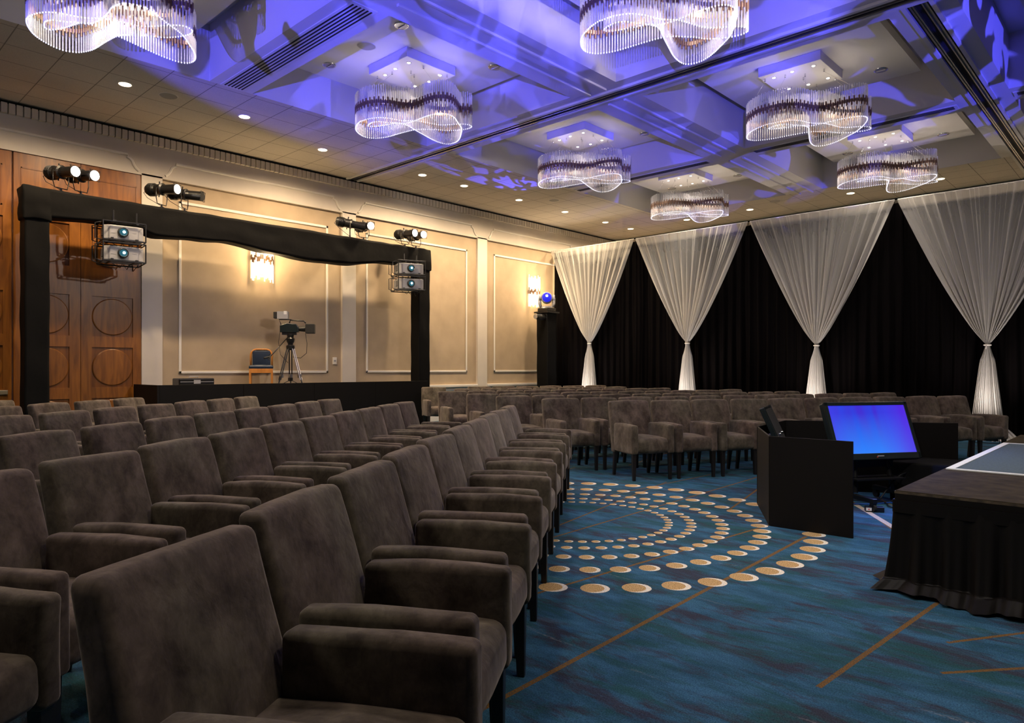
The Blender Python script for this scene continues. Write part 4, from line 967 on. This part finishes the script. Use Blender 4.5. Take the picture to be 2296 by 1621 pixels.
for s_ in (-1, 1):
    p = cM+SDm*.20*s_; mb.lathe(p-SDm*.03, SDm, [(0, .06), (.0, .085), (.06, .085), (.06, .06)], M['grey'], 18); mb.tube([p, p-Vector((0, 0, .16)), p*1-Vector((0, 0, .27))-SDm*.03*s_], .045, M['grey'], 10)
mb.tube([cM+SDm*.17-Vector((0, 0, .27)), cM-SDm*.17-Vector((0, 0, .27))], .04, M['grey'], 10); mb.build('yoke', t, smooth=True)
mb = MB(); mb.lathe(cM-FD*.17, FD, [(0, .05), (.03, .12), (.12, .165), (.22, .165), (.28, .15)], M['grey'], 26); hd = mb.build('head', t, smooth=True)
mb = MB(); mb.lathe(cM+FD*.11, FD, [(0, .14), (.03, .13), (.055, .10), (.07, .05), (.073, .01)], M['lampb'], 26); mb.build('lens', hd, smooth=True, label='glowing blue lens')
mb = MB(); mb.lathe(cM+FD*.18+Vector((0, 0, .03)), FD, [(0, .032), (.006, .028)], M['lampbc'], 18); mb.build('lamp_core', hd)
t = thing('side_spotlight', 'small dark spotlight clamped to the side of the black tower top', 'stage light', (-12.95, 15.0, 2.80))
mb = MB(); mb.lathe((0, 0, 0), (.1, -1, .0), [(-.08, .05), (.0, .085), (.14, .09), (.22, .075), (.36, .07)], M['blackp'], 18); mb.build('body', t)
mb = MB(); mb.lathe((.036, -.362, 0), (.1, -1, 0), [(0, .068), (.003, .066)], M['alu'], 18); mb.build('lens', t)
mb = MB(); mb.tube([(-.10, .04, -.02), (-.1, .04, .09), (.1, .04, .09), (.1, .04, -.02)], .009, M['blackp'], 6); mb.build('yoke', t, smooth=True)

# ------------------------------------------------------------------ stage
t = thing('stage', 'low black-skirted stage at right with a taped carpet inset', 'stage', (-1.22, 4.68, 0))
SZ = .61; LX, LY = 6.4, 4.88
for k_, (y0, y1) in enumerate(((0, 1.22), (1.22, 3.66), (3.66, 4.88))):
    mb = MB(); mb.box((0, y0+.002, SZ-.055), (LX, y1-.002, SZ-.018), M['skirt']); mb.box((-.002, y0+.002, SZ-.018), (LX, y1-.002, SZ-.004), M['stageedge'])
    mb.box((.004, y0+.006, SZ-.006), (LX-.004, y1-.006, SZ), M['stagetop']); mb.build('deck', t)
def yin(x): return 0
mb = MB(); mb.box((.074, 1.264, SZ), (LX-.09, 3.616, SZ+.006), M['dk_carpet']); mb.build('carpet_inset', t, label='blue grey carpet inset')
mb = MB()
for a, b_ in (((.02, 1.225), (LX-.03, 1.262)), ((.02, 3.618), (LX-.03, 3.655)), ((.02, 1.264), (.072, 3.616))): mb.box((a[0], a[1], SZ+.001), (b_[0], b_[1], SZ+.009), M['tape'])
mb.build('tape_border', t)
def skirt(path, n, seed, name):
    tot = [0]
    for i in range(len(path)-1): tot.append(tot[-1]+math.dist(path[i], path[i+1]))
    def at(s_):
        for i in range(len(path)-1):
            if s_ <= tot[i+1] or i == len(path)-2:
                f = (s_-tot[i])/(tot[i+1]-tot[i]); p, q_ = path[i], path[i+1]; dx, dy = q_[0]-p[0], q_[1]-p[1]; L = math.hypot(dx, dy)
                return p[0]+dx*f, p[1]+dy*f, dy/L, -dx/L
    def fn(u, v):
        s_ = u*tot[-1]; x, y, nx, ny = at(s_); z = (SZ-.06)*(1-v*1.0)
        # blend the normal round the corner
        xa, ya, n1, n2 = at(max(0, s_-.12)); xb, yb, n3, n4 = at(min(tot[-1], s_+.12)); nx, ny = n1+n3, n2+n4; L = math.hypot(nx, ny); nx /= L; ny /= L
        pl = .020*math.sin(s_*2*PI/.17+2*math.sin(s_*1.7+seed))+.010*math.sin(s_*2*PI/.075+seed); out = .008+pl*(.12+1.1*v)+.05*v*v
        out += .045*v*noise.noise(Vector((s_*2.3, seed, 0)))
        if v > .88:
            k_ = (v-.88)/.12; k_ = k_*k_*(3-2*k_); out += k_*(.075+.05*noise.noise(Vector((s_*3.1, 4, seed)))); z = .010+(.066*(1-k_))*(1+.6*noise.noise(Vector((s_*5, 1, seed))))+.012*math.sin(s_*14)*k_+.01
        return (x+nx*out, y+ny*out, max(z, .004))
    mb = MB(); mb.grid(n, 44, fn, M['skirt']); return mb.build(name, t, smooth=True)
skirt([(0, LY), (0, 0), (LX, 0)], 760, 3.0, 'skirt')
mb = MB()
mb.box((-.012, 0, SZ-.13), (-.004, LY, SZ-.055), M['skirt']); mb.box((0, -.012, SZ-.13), (LX, -.004, SZ-.055), M['skirt']); mb.build('skirt_band', t)
mb = MB()
for x in (.2, 2.4, 4.6):
    for y in (.2, 1.1, 2.6, 3.5, 4.7): mb.cyl((x, y, 0), (x, y, SZ-.055), .024, M['blackp'], n=8)
mb.build('leg_frame', t)

# ------------------------------------------------------------------ black screens round the floor monitors
PA, PB, PC, PD, PE = (-2.98, 6.72), (-2.50, 5.87), (-1.83, 5.89), (-3.14, 7.79), (-1.64, 8.64)
def fold(pts, label, h_=.77):
    t = thing('folding_screen', label, 'screen', (pts[0][0], pts[0][1], 0), 0, 'black screens round the floor monitors')
    for i in range(len(pts)-1):
        a, b_ = Vector(pts[i]), Vector(pts[i+1]); d = (b_-a); L = d.length; ang = math.atan2(d.y, d.x)
        mb = MB(); mb.box((.003, -.008, 0), (L-.003, .008, h_), M['blackm']); o = mb.build('panel', t, bevel=.002, seg=1); o.location = (a.x-pts[0][0], a.y-pts[0][1], 0); o.rotation_euler = (0, 0, ang)
    return t
fold([PA, PB, PC], 'black folded floor screen standing nearest the rings on the carpet'); fold([(-3.0, 6.75), PD, PE], 'black cloth-faced floor screen behind the blue monitor')
t = thing('step_box', 'low black cloth-covered step between the monitor and the stage', 'step', (-1.72, 8.17, 0))
mb = MB(); rbox(mb, (0, 0, .20), (.38, .30, .20), .02, M['wrap'], 8, (0, 0, 0), None, .008, 3); mb.build('cloth_cover', t, smooth=True)
mb = MB(); mb.box((-.35, -.27, .0), (.35, .27, .36), M['blackm']); mb.build('box', t)
# main monitor on its cart
e = Vector((.553, .833, 0)); nrm = Vector((.833, -.553, 0)); lat0 = Vector((-2.353, 7.096, .452))
tl = math.atan2(.228, .596); th_ = math.atan2(e.y, e.x)
ctr = lat0+e*.484
t = thing('floor_monitor', 'large flat monitor with a glowing blue screen, tilted back towards the stage', 'monitor', ctr, th_)
W2, H2 = .484, .593
def tilt(o): o.rotation_euler = (-tl, 0, 0)
# local frame: x along the screen, -y towards the viewer, z up; every part is tilted with the panel
def tb(mb, name, par=None, **k):
    o = mb.build(name, par or t, **k)
    if par is None: tilt(o)
    return o
mb = MB(); mb.box((-W2, .0, 0), (W2, .07, H2), M['bezel']); body = tb(mb, 'casing', bevel=.008)
mb = MB()
for a, b_ in (((-W2, 0), (W2, .062)), ((-W2, H2-.036), (W2, H2)), ((-W2, 0), (-W2+.036, H2)), ((W2-.036, 0), (W2, H2))): mb.box((a[0], -.014, a[1]), (b_[0], .002, b_[1]), M['bezel'])
tb(mb, 'bezel', bevel=.003)
mb = MB(); mb.add([(-W2+.036, -.004, .062), (W2-.036, -.004, .062), (W2-.036, -.004, H2-.036), (-W2+.036, -.004, H2-.036)], [(0, 1, 2, 3)], M['screen']); tb(mb, 'display', label='lit display of blue and violet bands')
mb = MB(); mb.box((-.03, -.017, .028), (.045, -.0135, .036), M['grey']); mb.box((-.04, -.017, .018), (-.028, -.0135, .026), M['red']); tb(mb, 'maker_mark')
mb = MB()
for k_ in range(14): mb.box((W2-.01, .005, .15+k_*.03), (W2+.012, .05, .165+k_*.03), M['rubber'])
tb(mb, 'side_vents')
lamp('screen_glow', 'AREA', tuple(ctr+nrm*.12+Vector((0, 0, .30))), 16, (.10, .22, 1), tuple(ctr+nrm*2+Vector((0, 0, .2))), .9)
def cart(x, y, rz, label):
    t = thing('monitor_cart', label, 'cart', (x, y, 0), rz, 'wheeled carts under the floor monitors')
    mb = MB()
    for sx in (-.22, .22): mb.cyl((sx, .0, .12), (sx*.75, .10, .62), .024, M['blackp'], n=10)
    mb.box((-.26, .05, .36), (.26, .10, .42), M['blackp']); mb.build('upright', t)
    mb = MB(); mb.box((-.36, -.02, .24), (.22, .02, .27), M['blackp']); mb.box((-.30, -.12, .255), (.26, .12, .27), M['blackp']); mb.build('shelf', t)
    for sx in (-.30, .30):
        mb = MB(); mb.box((sx-.025, -.36, .08), (sx+.025, .36, .125), M['blackp']); mb.build('foot', t, bevel=.006)
        for yy in (-.33, .33):
            mb = MB(); mb.cyl((sx-.014, yy, .038), (sx+.014, yy, .038), .038, M['rubber'], n=16); mb.box((sx-.022, yy-.02, .05), (sx+.022, yy+.02, .085), M['blackp']); mb.build('caster', t)
    return t
ct = cart(ctr.x-.06, ctr.y+.04, th_, 'black wheeled cart under the blue monitor')
o = MB().box((-.06, -.035, 0), (.10, .035, .05), M['blackp']).build('power_box', None, bevel=.006); o.location = (-2.05, 7.12, .0); o.rotation_euler = (0, 0, .5); tag(o, 'small black power box with a white label below the monitor', 'power supply')
mb = MB(); mb.box((-.058, -.037, .012), (-.01, -.034, .04), M['label']); mb.box((-.04, -.0375, .02), (-.028, -.0365, .032), M['red']); mb.build('sticker', o)
# second monitor seen from its edge
t = thing('floor_monitor', 'second flat monitor seen edge-on and tilted, behind the near black screen', 'monitor', (-2.84, 7.20, .43), math.radians(107))
mb = MB(); mb.box((-.30, .0, 0), (.30, .05, .58), M['bezel']); o = mb.build('casing', t, bevel=.008); o.rotation_euler = (-.42, 0, 0)
mb = MB(); mb.box((-.27, -.004, .03), (.27, .001, .55), M['dark']); o = mb.build('display', t); o.rotation_euler = (-.42, 0, 0)
mb = MB(); mb.box((-.20, .17, -.16), (.20, .20, .34), M['blackp']); o = mb.build('mount_plate', t, bevel=.005); o.rotation_euler = (-.36, 0, 0)
mb = MB()
for zz in (.20, .25): mb.tube([(-.12, .09, zz), (-.12, .30, zz-.02), (.12, .30, zz-.02), (.12, .09, zz)], .011, M['chrome'], 8)
mb.build('mount_arm', t, smooth=True)
mb = MB(); mb.box((-.03, .16, -.30), (.03, .22, .12), M['blackp']); mb.build('mount_post', t)
cart(-2.78, 7.18, .08, 'black wheeled cart under the edge-on monitor').scale = (.6, .6, 1)
# cables on the carpet
R_ = random.Random(5)
def cable(pts, m, label, r=.006):
    P = [Vector(p) for p in pts]; out = []
    for i in range(len(P)-1):
        p0, p1, p2, p3 = P[max(i-1, 0)], P[i], P[i+1], P[min(i+2, len(P)-1)]
        for s_ in range(8):
            q_ = s_/8; out.append(.5*((2*p1)+(p2-p0)*q_+(2*p0-5*p1+4*p2-p3)*q_*q_+(3*p1-p0-3*p2+p3)*q_**3))
    out.append(P[-1]); mb = MB(); mb.tube(out, r, m, 7); o = mb.build('floor_cable', smooth=True); tag(o, label, 'cable', 'cables round the floor monitors'); return o
cable([(-2.55, 7.20, .008), (-2.2, 7.42, .008), (-1.95, 7.75, .008), (-1.55, 7.55, .008), (-1.40, 7.35, .008)], M['bcable'], 'blue cable on the carpet below the monitor')
cable([(-2.5, 7.5, .012), (-2.1, 7.62, .012), (-1.95, 7.4, .012), (-1.6, 7.42, .010), (-1.38, 7.2, .008)], M['cable'], 'black cable lying from the cart to the stage')
cable([(-2.1, 7.55, .055), (-2.0, 7.75, .25), (-1.93, 7.95, .28), (-1.93, 8.0, .10), (-2.05, 7.75, .012)], M['cable'], 'black cable looping up beside the cart', .008)
